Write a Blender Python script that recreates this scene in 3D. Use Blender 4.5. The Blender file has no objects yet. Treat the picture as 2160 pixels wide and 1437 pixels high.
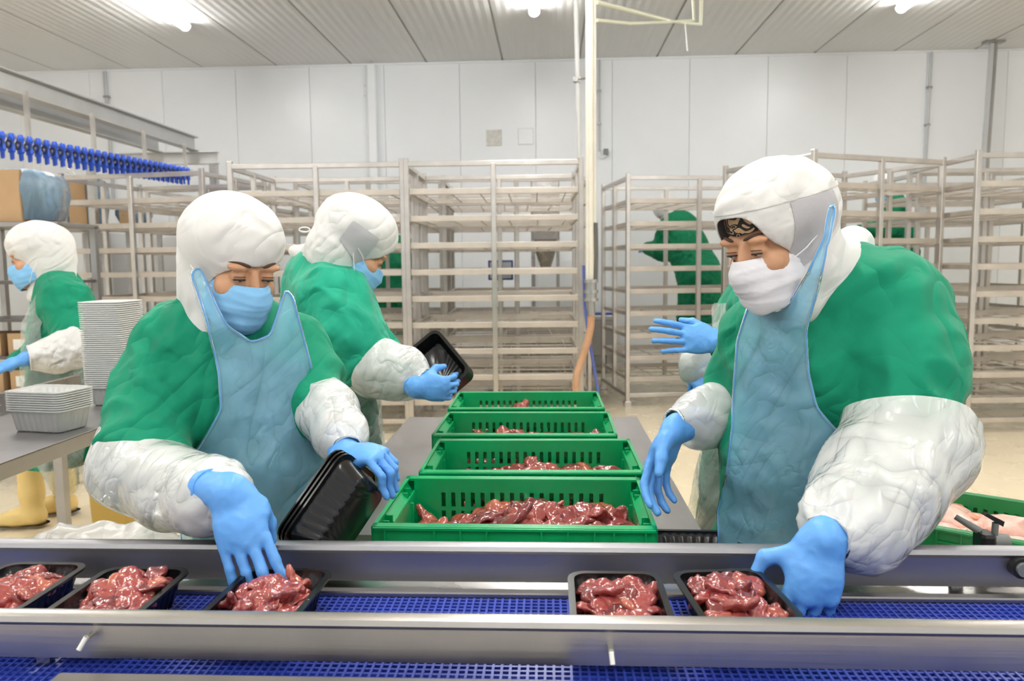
import bpy, math, random
import numpy as np
from mathutils import Vector, Matrix

# ---------------------------------------------------------------- camera, world, exposure
scn = bpy.context.scene
COL = scn.collection
IW, IH, FPX = 2160, 1437, 1650.0
CAM = np.array([0.0, 0.0, 1.45])
YAW, PITCH, ROLL = math.radians(2.85), math.radians(5.6), math.radians(-0.6)
cfw = np.array([-math.sin(YAW) * math.cos(PITCH), math.cos(YAW) * math.cos(PITCH), -math.sin(PITCH)])
crt = np.cross(cfw, [0, 0, 1.0]); crt /= np.linalg.norm(crt)
cup = np.cross(crt, cfw)
crt, cup = (crt * math.cos(ROLL) + cup * math.sin(ROLL), cup * math.cos(ROLL) - crt * math.sin(ROLL))
cam_data = bpy.data.cameras.new('camera')
cam_data.sensor_width = 36.0
cam_data.lens = FPX / IW * 36.0
cam_data.clip_start, cam_data.clip_end = 0.02, 100
cam_data.dof.use_dof = True
cam_data.dof.focus_distance = 1.75
cam_data.dof.aperture_fstop = 5.6
cam = bpy.data.objects.new('camera', cam_data)
COL.objects.link(cam)
cam.matrix_world = Matrix(((crt[0], cup[0], -cfw[0], CAM[0]), (crt[1], cup[1], -cfw[1], CAM[1]),
                           (crt[2], cup[2], -cfw[2], CAM[2]), (0, 0, 0, 1)))
scn.camera = cam
world = bpy.data.worlds.new('hall_ambient')
scn.world = world
world.use_nodes = True
world.node_tree.nodes['Background'].inputs[0].default_value = (0.97, 0.99, 1.0, 1)
world.node_tree.nodes['Background'].inputs[1].default_value = 0.33
LAMP_STRENGTH = 29.0
vs = scn.view_settings
vs.view_transform = 'Standard'
vs.look = 'None'
vs.gamma = 1.0
vs.use_curve_mapping = False
vs.exposure = 1.53
random.seed(7)
cy = scn.cycles
cy.max_bounces, cy.diffuse_bounces, cy.glossy_bounces, cy.transmission_bounces, cy.transparent_max_bounces = 7, 4, 3, 4, 12
cy.caustics_reflective = cy.caustics_refractive = False
RNG = np.random.default_rng(11)

# ---------------------------------------------------------------- placing helpers
def pt(px, py, d):
    """world point seen at photo pixel (px,py) at depth d along the view axis"""
    return CAM + cfw * d + crt * ((px - IW / 2) * d / FPX) + cup * ((IH / 2 - py) * d / FPX)
def at_y(px, py, Y):
    v = cfw + crt * ((px - IW / 2) / FPX) + cup * ((IH / 2 - py) / FPX)
    return CAM + v * (Y / v[1])
def at_z(px, py, z):
    v = cfw + crt * ((px - IW / 2) / FPX) + cup * ((IH / 2 - py) / FPX)
    return CAM + v * ((z - CAM[2]) / v[2])
def proj(P):
    q = np.asarray(P) - CAM
    d = q @ cfw
    return IW / 2 + FPX * (q @ crt) / d, IH / 2 - FPX * (q @ cup) / d, d
def unit(v):
    v = np.asarray(v, float)
    return v / np.linalg.norm(v)

# ---------------------------------------------------------------- materials
MATS = {}
def fold_height(nt, co, scale, sharp=1.0, n_layers=3):
    """long drapery folds: stretched noise in several directions, masked by a broad noise"""
    N = nt.nodes.new; L = nt.links.new
    total = None
    for i, (rot, st, sc, w) in enumerate((((.5, .25, .3), (1, 1, .16), 1.0, 1.0), ((-.7, .8, .2), (1, .9, .14), 1.5, .6), ((1.2, -.5, .9), (1, 1, .2), .8, .8))[:n_layers]):
        mp = N('ShaderNodeMapping'); mp.vector_type = 'TEXTURE'
        mp.inputs['Rotation'].default_value = rot
        mp.inputs['Scale'].default_value = tuple(1 / s_ for s_ in st)
        mp.inputs['Location'].default_value = (i * 3.1, i * 1.7, 0)
        L(co.outputs['Object'], mp.inputs[0])
        n = N('ShaderNodeTexNoise'); n.inputs['Scale'].default_value = scale * sc; n.inputs['Detail'].default_value = 1.5; n.inputs['Distortion'].default_value = .35
        L(mp.outputs[0], n.inputs['Vector'])
        a = N('ShaderNodeMath'); a.operation = 'SUBTRACT'; a.inputs[1].default_value = .5
        b = N('ShaderNodeMath'); b.operation = 'ABSOLUTE'
        c = N('ShaderNodeMath'); c.operation = 'POWER'; c.inputs[1].default_value = sharp
        L(n.outputs['Fac'], a.inputs[0]); L(a.outputs[0], b.inputs[0]); L(b.outputs[0], c.inputs[0])
        k = N('ShaderNodeTexNoise'); k.inputs['Scale'].default_value = scale * .45; k.inputs['Detail'].default_value = 0
        mk = N('ShaderNodeMapping'); mk.inputs['Location'].default_value = (i * 7.3, 2, i); L(co.outputs['Object'], mk.inputs[0]); L(mk.outputs[0], k.inputs['Vector'])
        r = N('ShaderNodeMapRange'); r.inputs['From Min'].default_value = .38; r.inputs['From Max'].default_value = .62; r.inputs['To Max'].default_value = w
        L(k.outputs['Fac'], r.inputs['Value'])
        m = N('ShaderNodeMath'); m.operation = 'MULTIPLY'; L(c.outputs[0], m.inputs[0]); L(r.outputs[0], m.inputs[1])
        if total is None:
            total = m.outputs[0]
        else:
            s = N('ShaderNodeMath'); s.operation = 'ADD'; L(total, s.inputs[0]); L(m.outputs[0], s.inputs[1]); total = s.outputs[0]
    return total
def mat(name, col=(.8, .8, .8), rough=.5, metal=0.0, spec=.5, coat=0.0, var=None, bump=None, noise=None,
        emit=None, alpha=None, sheen=0.0, trans=0.0, sub=0.0, aniso=None):
    """var=(scale, amount[, stretch]) colour mottling, bump=(scale, strength, distance[, stretch][,kind])"""
    m = bpy.data.materials.new(name)
    m.use_nodes = True
    nt = m.node_tree
    b = nt.nodes['Principled BSDF']
    b.inputs['Base Color'].default_value = (*col, 1)
    b.inputs['Roughness'].default_value = rough
    b.inputs['Metallic'].default_value = metal
    b.inputs['Specular IOR Level'].default_value = spec
    b.inputs['Coat Weight'].default_value = coat
    b.inputs['Coat Roughness'].default_value = .12
    if sheen:
        b.inputs['Sheen Weight'].default_value = sheen
    if sub:
        b.inputs['Subsurface Weight'].default_value = sub
        b.inputs['Subsurface Radius'].default_value = (.02, .008, .005)
        b.inputs['Subsurface Scale'].default_value = .5
    if emit:
        b.inputs['Emission Color'].default_value = (*emit[0], 1)
        b.inputs['Emission Strength'].default_value = emit[1]
    co = nt.nodes.new('ShaderNodeTexCoord')
    def tex(scale, stretch=None, detail=4, rough_=.55):
        mp = nt.nodes.new('ShaderNodeMapping')
        nt.links.new(co.outputs['Object'], mp.inputs['Vector'])
        if stretch:
            mp.inputs['Scale'].default_value = stretch
        n = nt.nodes.new('ShaderNodeTexNoise')
        n.inputs['Scale'].default_value = scale
        n.inputs['Detail'].default_value = detail
        n.inputs['Roughness'].default_value = rough_
        nt.links.new(mp.outputs[0], n.inputs['Vector'])
        return n
    if var:
        n = tex(var[0], var[2] if len(var) > 2 else None)
        mr = nt.nodes.new('ShaderNodeMapRange')
        mr.inputs['From Min'].default_value, mr.inputs['From Max'].default_value = .3, .7
        mr.inputs['To Min'].default_value, mr.inputs['To Max'].default_value = 1 - var[1], 1 + var[1]
        nt.links.new(n.outputs['Fac'], mr.inputs['Value'])
        mx = nt.nodes.new('ShaderNodeVectorMath')
        mx.operation = 'SCALE'
        mx.inputs[0].default_value = col
        nt.links.new(mr.outputs[0], mx.inputs['Scale'])
        nt.links.new(mx.outputs[0], b.inputs['Base Color'])
    if noise:
        n = tex(noise[0])
        mr = nt.nodes.new('ShaderNodeMapRange')
        mr.inputs['To Min'].default_value, mr.inputs['To Max'].default_value = noise[1], noise[2]
        nt.links.new(n.outputs['Fac'], mr.inputs['Value'])
        nt.links.new(mr.outputs[0], b.inputs['Roughness'])
    if bump:
        n = tex(bump[0], bump[3] if len(bump) > 3 else None, 3)
        src = n.outputs['Fac']
        if len(bump) > 4 and bump[4] == 'crease':
            s1 = nt.nodes.new('ShaderNodeMath'); s1.operation = 'SUBTRACT'; s1.inputs[1].default_value = .5
            s2 = nt.nodes.new('ShaderNodeMath'); s2.operation = 'ABSOLUTE'
            s3 = nt.nodes.new('ShaderNodeMath'); s3.operation = 'POWER'; s3.inputs[1].default_value = .8
            nt.links.new(src, s1.inputs[0]); nt.links.new(s1.outputs[0], s2.inputs[0]); nt.links.new(s2.outputs[0], s3.inputs[0])
            src = s3.outputs[0]
        if len(bump) > 4 and bump[4] == 'folds':
            src = fold_height(nt, co, bump[0])
        bp = nt.nodes.new('ShaderNodeBump')
        bp.inputs['Strength'].default_value = bump[1]
        bp.inputs['Distance'].default_value = bump[2]
        nt.links.new(src, bp.inputs['Height'])
        nt.links.new(bp.outputs[0], b.inputs['Normal'])
        if coat:
            nt.links.new(bp.outputs[0], b.inputs['Coat Normal'])
    if alpha is not None:
        b.inputs['Alpha'].default_value = alpha
    MATS[name] = m
    return m

def film(name, col, opacity, rough=.25, bumpsc=18, bumpd=.012, stretch=None, gloss_col=(1, 1, 1), tint=None, trl=.35):
    """thin crinkled plastic film: tinted see-through, diffuse scatter and gloss; creases scatter more"""
    m = bpy.data.materials.new(name)
    m.use_nodes = True
    nt = m.node_tree
    nt.nodes.remove(nt.nodes['Principled BSDF'])
    out = nt.nodes['Material Output']
    N = nt.nodes.new; L = nt.links.new
    co = N('ShaderNodeTexCoord')
    hgt = fold_height(nt, co, bumpsc, .7)
    fine = fold_height(nt, co, bumpsc * 2.6, .6, 2)
    fm = N('ShaderNodeMath'); fm.operation = 'MULTIPLY'; fm.inputs[1].default_value = .35; L(fine, fm.inputs[0])
    c = N('ShaderNodeMath'); c.operation = 'ADD'; L(hgt, c.inputs[0]); L(fm.outputs[0], c.inputs[1])
    bp = N('ShaderNodeBump'); bp.inputs['Strength'].default_value = .8; bp.inputs['Distance'].default_value = bumpd
    L(c.outputs[0], bp.inputs['Height'])
    df = N('ShaderNodeBsdfDiffuse'); df.inputs[0].default_value = (*col, 1); L(bp.outputs[0], df.inputs['Normal'])
    tl = N('ShaderNodeBsdfTranslucent'); tl.inputs[0].default_value = (*col, 1); L(bp.outputs[0], tl.inputs['Normal'])
    m1 = N('ShaderNodeMixShader'); m1.inputs[0].default_value = trl
    L(df.outputs[0], m1.inputs[1]); L(tl.outputs[0], m1.inputs[2])
    tr = N('ShaderNodeBsdfTransparent'); tr.inputs[0].default_value = (*(tint or col), 1)
    mo = N('ShaderNodeMapRange'); mo.inputs['From Min'].default_value = 0; mo.inputs['From Max'].default_value = .55
    mo.inputs['To Min'].default_value = opacity - .12; mo.inputs['To Max'].default_value = min(1, opacity + .22)
    L(c.outputs[0], mo.inputs['Value'])
    m2 = N('ShaderNodeMixShader'); L(mo.outputs[0], m2.inputs[0]); L(tr.outputs[0], m2.inputs[1]); L(m1.outputs[0], m2.inputs[2])
    gl = N('ShaderNodeBsdfGlossy'); gl.inputs['Color'].default_value = (*gloss_col, 1); gl.inputs['Roughness'].default_value = rough
    L(bp.outputs[0], gl.inputs['Normal'])
    fr = N('ShaderNodeFresnel'); fr.inputs['IOR'].default_value = 1.5; L(bp.outputs[0], fr.inputs['Normal'])
    m3 = N('ShaderNodeMixShader'); L(fr.outputs[0], m3.inputs[0]); L(m2.outputs[0], m3.inputs[1]); L(gl.outputs[0], m3.inputs[2])
    L(m3.outputs[0], out.inputs['Surface'])
    MATS[name] = m
    return m

# ---------------------------------------------------------------- object helpers
def newmesh(name, V, Fc, m=None, smooth=False, sharp=None):
    me = bpy.data.meshes.new(name)
    me.from_pydata([tuple(map(float, v)) for v in V], [], [tuple(int(i) for i in f) for f in Fc])
    if m is not None:
        me.materials.append(MATS[m] if isinstance(m, str) else m)
    if smooth:
        me.shade_smooth()
        if sharp:
            me.set_sharp_from_angle(angle=math.radians(sharp))
    me.update()
    return me
def fastmesh(name, V, Q, m, smooth=True):
    """big all-quad or all-tri meshes from numpy arrays"""
    V = np.asarray(V, np.float32); Q = np.asarray(Q, np.int32)
    k = Q.shape[1]
    me = bpy.data.meshes.new(name)
    me.vertices.add(len(V)); me.vertices.foreach_set('co', V.ravel())
    me.loops.add(Q.size); me.loops.foreach_set('vertex_index', Q.ravel())
    me.polygons.add(len(Q))
    me.polygons.foreach_set('loop_start', np.arange(len(Q), dtype=np.int32) * k)
    me.materials.append(MATS[m] if isinstance(m, str) else m)
    me.update(calc_edges=True)
    if smooth:
        me.shade_smooth()
    return me
def link(name, data, parent=None, loc=None, rot=None, label=None, cat=None, group=None, kind=None):
    o = bpy.data.objects.new(name, data)
    COL.objects.link(o)
    if parent is not None:
        o.parent = parent
    if loc is not None:
        o.location = tuple(float(c) for c in loc)
    if rot is not None:
        o.rotation_euler = rot
    if label: o['label'] = label
    if cat: o['category'] = cat
    if group: o['group'] = group
    if kind: o['kind'] = kind
    return o
def thing(name, label, cat, loc=(0, 0, 0), rotz=0.0, group=None):
    return link(name, None, None, loc, (0, 0, rotz), label, cat, group)

class MB:
    """collects boxes, tubes and prisms into one mesh"""
    def __init__(s):
        s.V = []; s.F = []
    def add(s, V, Fc):
        n = len(s.V)
        s.V += [tuple(v) for v in V]
        s.F += [tuple(i + n for i in f) for f in Fc]
        return s
    def box(s, a, b):
        x0, y0, z0 = a; x1, y1, z1 = b
        return s.add([(x0, y0, z0), (x1, y0, z0), (x1, y1, z0), (x0, y1, z0), (x0, y0, z1), (x1, y0, z1), (x1, y1, z1), (x0, y1, z1)],
                     [(0, 3, 2, 1), (4, 5, 6, 7), (0, 1, 5, 4), (1, 2, 6, 5), (2, 3, 7, 6), (3, 0, 4, 7)])
    def cbox(s, a, b, c=.004):
        """box with chamfered vertical profile and top/bottom edges"""
        x0, y0, z0 = a; x1, y1, z1 = b
        c = min(c, (x1 - x0) / 2.2, (y1 - y0) / 2.2, (z1 - z0) / 2.2)
        def ring(i, z):
            return [(x0 + i, y0, z), (x1 - i, y0, z), (x1, y0 + i, z), (x1, y1 - i, z), (x1 - i, y1, z), (x0 + i, y1, z), (x0, y1 - i, z), (x0, y0 + i, z)]
        def inner(z):
            return [(x0 + c, y0 + c * .4, z), (x1 - c, y0 + c * .4, z), (x1 - c * .4, y0 + c, z), (x1 - c * .4, y1 - c, z), (x1 - c, y1 - c * .4, z), (x0 + c, y1 - c * .4, z), (x0 + c * .4, y1 - c, z), (x0 + c * .4, y0 + c, z)]
        V = inner(z0) + ring(c, z0 + c) + ring(c, z1 - c) + inner(z1)
        Fc = [tuple(range(7, -1, -1)), tuple(range(24, 32))]
        for r in range(3):
            for i in range(8):
                j = (i + 1) % 8
                Fc.append((r * 8 + i, r * 8 + j, r * 8 + 8 + j, r * 8 + 8 + i))
        return s.add(V, Fc)
    def beam(s, p, q, w, h, upv=(0, 0, 1)):
        """rectangular bar from p to q"""
        p = np.array(p, float); q = np.array(q, float)
        t = unit(q - p); u = np.array(upv, float)
        if abs(t @ u) > .98: u = np.array((0, 1.0, 0))
        a = unit(np.cross(t, u)); u = np.cross(a, t)
        V = [c + a * sx * w / 2 + u * sz * h / 2 for c in (p, q) for sx, sz in ((-1, -1), (1, -1), (1, 1), (-1, 1))]
        return s.add(V, [(0, 1, 2, 3), (7, 6, 5, 4), (0, 4, 5, 1), (1, 5, 6, 2), (2, 6, 7, 3), (3, 7, 4, 0)])
    def tube(s, pts, r, n=10, cap=True):
        P = [np.array(p, float) for p in pts]
        rr = r if hasattr(r, '__len__') else [r] * len(P)
        ref = None; V = []
        for i, p in enumerate(P):
            t = unit(P[min(i + 1, len(P) - 1)] - P[max(i - 1, 0)])
            if ref is None:
                ref = np.array((0, 0, 1.0)) if abs(t[2]) < .9 else np.array((1.0, 0, 0))
            a = unit(np.cross(t, ref)); b = np.cross(a, t); ref = b
            V += [p + rr[i] * (a * math.cos(k * 2 * math.pi / n) + b * math.sin(k * 2 * math.pi / n)) for k in range(n)]
        Fc = []
        for i in range(len(P) - 1):
            for k in range(n):
                j = (k + 1) % n
                Fc.append((i * n + k, i * n + j, i * n + n + j, i * n + n + k))
        if cap:
            Fc.append(tuple(range(n - 1, -1, -1)))
            Fc.append(tuple((len(P) - 1) * n + k for k in range(n)))
        return s.add(V, Fc)
    def loft(s, rings, cap0=True, cap1=True):
        n = len(rings[0]); V = [v for r in rings for v in r]; Fc = []
        for i in range(len(rings) - 1):
            for k in range(n):
                j = (k + 1) % n
                Fc.append((i * n + k, i * n + j, i * n + n + j, i * n + n + k))
        if cap0: Fc.append(tuple(range(n - 1, -1, -1)))
        if cap1: Fc.append(tuple((len(rings) - 1) * n + k for k in range(n)))
        return s.add(V, Fc)
    def mesh(s, name, m, smooth=False, sharp=None):
        return newmesh(name, s.V, s.F, m, smooth, sharp)
    def obj(s, name, m, parent=None, smooth=False, sharp=None, loc=None, rot=None, **kw):
        return link(name, s.mesh(name, m, smooth, sharp), parent, loc, rot, **kw)
def rrect(hx, hy, r, z, n=4, cx=0.0, cy=0.0):
    """rounded rectangle ring, counter-clockwise"""
    R = []
    for q, (sx, sy) in enumerate(((1, 1), (-1, 1), (-1, -1), (1, -1))):
        for k in range(n + 1):
            a = math.pi / 2 * (q + k / n)
            R.append((cx + sx * (hx - r) + r * math.cos(a), cy + sy * (hy - r) + r * math.sin(a), z))
    return R
def copy_tree(o, parent=None):
    c = o.copy()
    COL.objects.link(c)
    c.parent = parent
    for ch in list(o.children):
        copy_tree(ch, c)
    return c

# ---------------------------------------------------------------- implicit shapes (smooth bodies, cloth, hands, meat)
_perm = np.random.default_rng(3).permutation(256).astype(np.int32)
_perm = np.concatenate([_perm, _perm, _perm])
_grad = np.random.default_rng(4).normal(size=(256, 3)).astype(np.float32)
_grad /= np.linalg.norm(_grad, axis=1)[:, None]
def noise3(P):
    P = np.asarray(P, np.float32)
    I = np.floor(P).astype(np.int32); Fr = P - I
    U = Fr * Fr * Fr * (Fr * (Fr * 6 - 15) + 10)
    I &= 255
    r = np.zeros(P.shape[:-1], np.float32)
    for dx in (0, 1):
        wx = U[..., 0] if dx else 1 - U[..., 0]
        for dy in (0, 1):
            wy = U[..., 1] if dy else 1 - U[..., 1]
            for dz in (0, 1):
                wz = U[..., 2] if dz else 1 - U[..., 2]
                h = _perm[_perm[_perm[(I[..., 0] + dx) & 255] + ((I[..., 1] + dy) & 255)] + ((I[..., 2] + dz) & 255)]
                g = _grad[h]
                r += wx * wy * wz * (g[..., 0] * (Fr[..., 0] - dx) + g[..., 1] * (Fr[..., 1] - dy) + g[..., 2] * (Fr[..., 2] - dz))
    return r * 1.5
def ridge(P):
    """creased cloth pattern in 0..1, sharp crests"""
    return 1 - np.minimum(1, np.abs(noise3(P)) * 2.2)

class Shape:
    """list of smooth-blended primitives; eval gives signed distance"""
    def __init__(s, k=.02):
        s.k = k; s.p = []
    def cone(s, a, b, r1, r2, flat=None, k=None, neg=False):
        s.p.append(('c', np.array(a, np.float32), np.array(b, np.float32), r1, r2, flat, s.k if k is None else k, neg)); return s
    def chain(s, pts, rad, flat=None, k=None):
        for i in range(len(pts) - 1):
            s.cone(pts[i], pts[i + 1], rad[i], rad[i + 1], flat, k)
        return s
    def ell(s, c, r, R=None, k=None, neg=False):
        s.p.append(('e', np.array(c, np.float32), np.array(r, np.float32), None if R is None else np.array(R, np.float32), s.k if k is None else k, neg)); return s
    def bounds(s, pad):
        lo = np.full(3, 1e9); hi = -lo
        for q in s.p:
            if q[-1]: continue
            if q[0] == 'c':
                for c, r in ((q[1], q[3]), (q[2], q[4])):
                    lo = np.minimum(lo, c - r); hi = np.maximum(hi, c + r)
            else:
                r = max(q[2]) if q[3] is not None else q[2]
                lo = np.minimum(lo, q[1] - r); hi = np.maximum(hi, q[1] + r)
        return lo - pad, hi + pad
    def eval(s, P):
        D = None
        for q in s.p:
            if q[0] == 'c':
                _, a, b, r1, r2, flat, k, neg = q
                ab = b - a
                L2 = float(ab @ ab) + 1e-12
                t = np.clip(((P - a) @ ab) / L2, 0, 1)
                w = P - a - t[..., None] * ab
                sc = 1.0
                if flat is not None:
                    n, f = flat
                    n = np.asarray(n, np.float32)
                    w = w + (w @ n)[..., None] * n * (1 / f - 1)
                    sc = min(1, .5 + .5 * f)
                d = (np.sqrt((w * w).sum(-1)) - (r1 + (r2 - r1) * t)) * sc
            else:
                _, c, r, R, k, neg = q
                w = P - c
                if R is not None:
                    w = w @ R.T
                k0 = np.sqrt(((w / r) ** 2).sum(-1)) + 1e-9
                k1 = np.sqrt(((w / (r * r)) ** 2).sum(-1)) + 1e-9
                d = k0 * (k0 - 1) / k1
            if D is None:
                D = d
            elif neg:
                h = np.clip(.5 - .5 * (D + d) / k, 0, 1)
                D = D * (1 - h) - d * h + k * h * (1 - h)
            else:
                h = np.clip(.5 + .5 * (D - d) / k, 0, 1)
                D = D * (1 - h) + d * h - k * h * (1 - h)
        return D

def nets(D, o, h):
    """surface nets: quads on the zero level of a grid"""
    S = D < 0
    nx, ny, nz = D.shape
    c = [S[i:nx - 1 + i, j:ny - 1 + j, k:nz - 1 + k] for i in (0, 1) for j in (0, 1) for k in (0, 1)]
    cnt = sum(x.astype(np.int8) for x in c)
    A = np.argwhere((cnt > 0) & (cnt < 8))
    if len(A) == 0:
        return np.zeros((0, 3)), np.zeros((0, 4), int)
    idx = np.full(cnt.shape, -1, np.int32); idx[tuple(A.T)] = np.arange(len(A))
    off = np.array([(i, j, k) for i in (0, 1) for j in (0, 1) for k in (0, 1)])
    vals = np.stack([D[tuple((A + f).T)] for f in off], 1)
    acc = np.zeros((len(A), 3), np.float32); num = np.zeros(len(A), np.float32)
    for a in range(8):
        for ax in (1, 2, 4):
            b = a | ax
            if b == a: continue
            va, vb = vals[:, a], vals[:, b]
            m = (va < 0) != (vb < 0)
            t = np.where(m, va / np.where(m, va - vb, 1), 0)
            p = off[a] + t[:, None] * (off[b] - off[a])
            acc += np.where(m[:, None], p, 0); num += m
    V = (A + acc / num[:, None]) * h + o
    Q = []
    for ax in range(3):
        u, v = (ax + 1) % 3, (ax + 2) % 3
        sl0 = [slice(None)] * 3; sl1 = [slice(None)] * 3
        sl0[ax] = slice(0, -1); sl1[ax] = slice(1, None)
        s0, s1 = S[tuple(sl0)], S[tuple(sl1)]
        E = np.argwhere(s0 != s1)
        ok = (E[:, u] > 0) & (E[:, v] > 0) & (E[:, u] < D.shape[u] - 1) & (E[:, v] < D.shape[v] - 1)
        E = E[ok]
        if len(E) == 0: continue
        du = np.zeros(3, int); du[u] = 1; dv = np.zeros(3, int); dv[v] = 1
        q = np.stack([idx[tuple(x.T)] for x in (E - du - dv, E - dv, E, E - du)], 1)
        flip = ~s0[tuple(E.T)]
        q[flip] = q[flip][:, ::-1]
        Q.append(q)
    return V, np.concatenate(Q)
def vnormals(V, Q):
    n = np.zeros_like(V)
    a = V[Q[:, 0]]; f = np.cross(V[Q[:, 1]] - a, V[Q[:, 2]] - a)
    if Q.shape[1] == 4:
        f = f + np.cross(V[Q[:, 2]] - a, V[Q[:, 3]] - a)
    for i in range(Q.shape[1]):
        np.add.at(n, Q[:, i], f)
    return n / (np.linalg.norm(n, axis=1)[:, None] + 1e-12)
def relax(V, Q, it=2, lam=.5):
    E = np.concatenate([Q[:, [i, (i + 1) % Q.shape[1]]] for i in range(Q.shape[1])])
    for _ in range(it):
        s = np.zeros_like(V); c = np.zeros(len(V))
        np.add.at(s, E[:, 0], V[E[:, 1]]); np.add.at(s, E[:, 1], V[E[:, 0]])
        np.add.at(c, E[:, 0], 1); np.add.at(c, E[:, 1], 1)
        V = V + lam * (s / np.maximum(c, 1)[:, None] - V)
    return V
def surf(shape, h, off=0.0, disp=None, lo=None, hi=None, it=2, mod=None):
    """mesh the shape on a grid of step h (offset outward by off), then push along normals by disp(P,N)"""
    l, u = shape.bounds(off + 2.5 * h + .01)
    if lo is not None: l = np.maximum(l, lo)
    if hi is not None: u = np.minimum(u, hi)
    n = np.ceil((u - l) / h).astype(int) + 1
    ax = [np.arange(n[i], dtype=np.float32) * h + np.float32(l[i]) for i in range(3)]
    # coarse pass, then only refine near the surface
    G = np.stack(np.meshgrid(*ax, indexing='ij'), -1)
    if np.prod(n) > 60000:
        st = 4
        Gc = G[::st, ::st, ::st]
        Dc = shape.eval(Gc)
        if mod is not None: Dc = mod(Gc, Dc)
        Dc = np.repeat(np.repeat(np.repeat(Dc, st, 0), st, 1), st, 2)[:n[0], :n[1], :n[2]] - off
        near = np.abs(Dc) < st * h * 2.2 + .012
        D = Dc.astype(np.float32)
        Pn = G[near]
        dn = shape.eval(Pn)
        if mod is not None: dn = mod(Pn, dn)
        D[near] = dn - off
    else:
        D = shape.eval(G)
        if mod is not None: D = mod(G, D)
        D = D - off
    V, Q = nets(D, l, h)
    if it: V = relax(V, Q, it)
    if disp is not None:
        N = vnormals(V, Q)
        V = V + N * disp(V, N)[:, None]
    return V, Q
def clip(V, Q, g):
    """keep the part of the mesh where g<0, cutting triangles exactly"""
    if Q.shape[1] == 4:
        Q = np.concatenate([Q[:, [0, 1, 2]], Q[:, [0, 2, 3]]])
    ins = g[Q] < 0
    c = ins.sum(1)
    keep = Q[c == 3]
    V = list(V); new = {}; T = []
    def cut(a, b):
        key = (a, b) if a < b else (b, a)
        if key not in new:
            t = g[key[0]] / (g[key[0]] - g[key[1]])
            new[key] = len(V)
            V.append(V[key[0]] + t * (V[key[1]] - V[key[0]]))
        return new[key]
    for q, m in zip(Q[(c == 1) | (c == 2)], ins[(c == 1) | (c == 2)]):
        if m.sum() == 1:
            i = int(np.argmax(m)); a, b, d = q[i], q[(i + 1) % 3], q[(i + 2) % 3]
            T.append((a, cut(a, b), cut(a, d)))
        else:
            i = int(np.argmin(m)); a, b, d = q[i], q[(i + 1) % 3], q[(i + 2) % 3]
            ab, ad = cut(a, b), cut(a, d)
            T.append((ab, b, d)); T.append((ab, d, ad))
    Tn = np.concatenate([keep, np.array(T, int).reshape(-1, 3)])
    V = np.array(V)
    u, inv = np.unique(Tn, return_inverse=True)
    return V[u], inv.reshape(-1, 3)
def thicken(V, Q, t):
    """give an open sheet a thickness t inward with a closed rim"""
    N = vnormals(V, Q); n = len(V); k = Q.shape[1]
    E = {}
    for f in Q:
        for i in range(k):
            a, b = int(f[i]), int(f[(i + 1) % k])
            E[(a, b)] = 1
    rim = [(a, b) for (a, b) in E if (b, a) not in E]
    V2 = np.concatenate([V, V - N * t])
    T = [tuple(f) for f in Q] + [tuple(f[::-1] + n) for f in Q] + [(b, a, a + n, b + n) for a, b in rim]
    return V2, T
def polysd(poly, x, y):
    """signed distance (pixels) to a polygon, negative inside"""
    poly = np.array(poly, float)
    d = np.full(np.shape(x), 1e18); s = np.ones(np.shape(x))
    n = len(poly); j = n - 1
    for i in range(n):
        ex, ey = poly[j] - poly[i]
        wx, wy = x - poly[i][0], y - poly[i][1]
        t = np.clip((wx * ex + wy * ey) / (ex * ex + ey * ey), 0, 1)
        d = np.minimum(d, (wx - ex * t) ** 2 + (wy - ey * t) ** 2)
        c1 = y >= poly[i][1]; c2 = y < poly[j][1]; c3 = ex * wy > ey * wx
        s = np.where((c1 & c2 & c3) | (~c1 & ~c2 & ~c3), -s, s)
        j = i
    return s * np.sqrt(d)

# ================================================================ materials
mat('wall_panel', (.88, .90, .92), .32, spec=.5, var=(1.2, .02))
mat('seam', (.74, .74, .74), .6)
mat('ceiling_panel', (.80, .785, .765), .4, var=(.8, .02))
mat('ceiling_groove', (.58, .57, .55), .6)
mat('floor_epoxy', (.80, .69, .49), .22, spec=.5, var=(.9, .06), bump=(40, .12, .01), noise=(2.2, .2, .34))
mat('tube_light', (1, 1, 1), .4, emit=((1, .99, .97), LAMP_STRENGTH))
mat('lamp_body', (.75, .75, .74), .4)
mat('steel', (.52, .505, .49), .27, metal=1, noise=(9, .2, .36), bump=(120, .05, .002, (1, .03, 1)))
mat('rack_steel', (.62, .585, .545), .3, metal=1, noise=(6, .2, .42), var=(5, .12))
mat('shelf_steel', (.60, .55, .49), .46, metal=.75, var=(4, .1))
mat('dull_steel', (.42, .41, .40), .38, metal=1, var=(3, .12), noise=(4, .28, .5))
mat('rail_steel', (.46, .44, .415), .33, metal=1, bump=(160, .10, .002, (.02, 1, 1)), var=(7, .08), noise=(8, .26, .42))
mat('guide_steel', (.37, .37, .39), .42, metal=1, bump=(160, .10, .002, (.02, 1, 1)), noise=(8, .36, .50))
mat('table_steel', (.36, .35, .35), .38, metal=.85, var=(5, .10, (1, .25, 1)), noise=(6, .3, .48))
mat('belt_blue', (.035, .065, .42), .32, spec=.5, var=(9, .12))
mat('belt_under', (.010, .018, .13), .5)
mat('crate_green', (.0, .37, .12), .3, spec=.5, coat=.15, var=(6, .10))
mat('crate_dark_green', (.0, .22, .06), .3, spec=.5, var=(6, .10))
mat('tray_black', (.006, .006, .007), .22, spec=.5)
mat('tray_white', (.80, .80, .79), .35, spec=.5, trans=.2)
mat('galvanised', (.60, .60, .59), .42, metal=.6, var=(3, .05))
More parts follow.
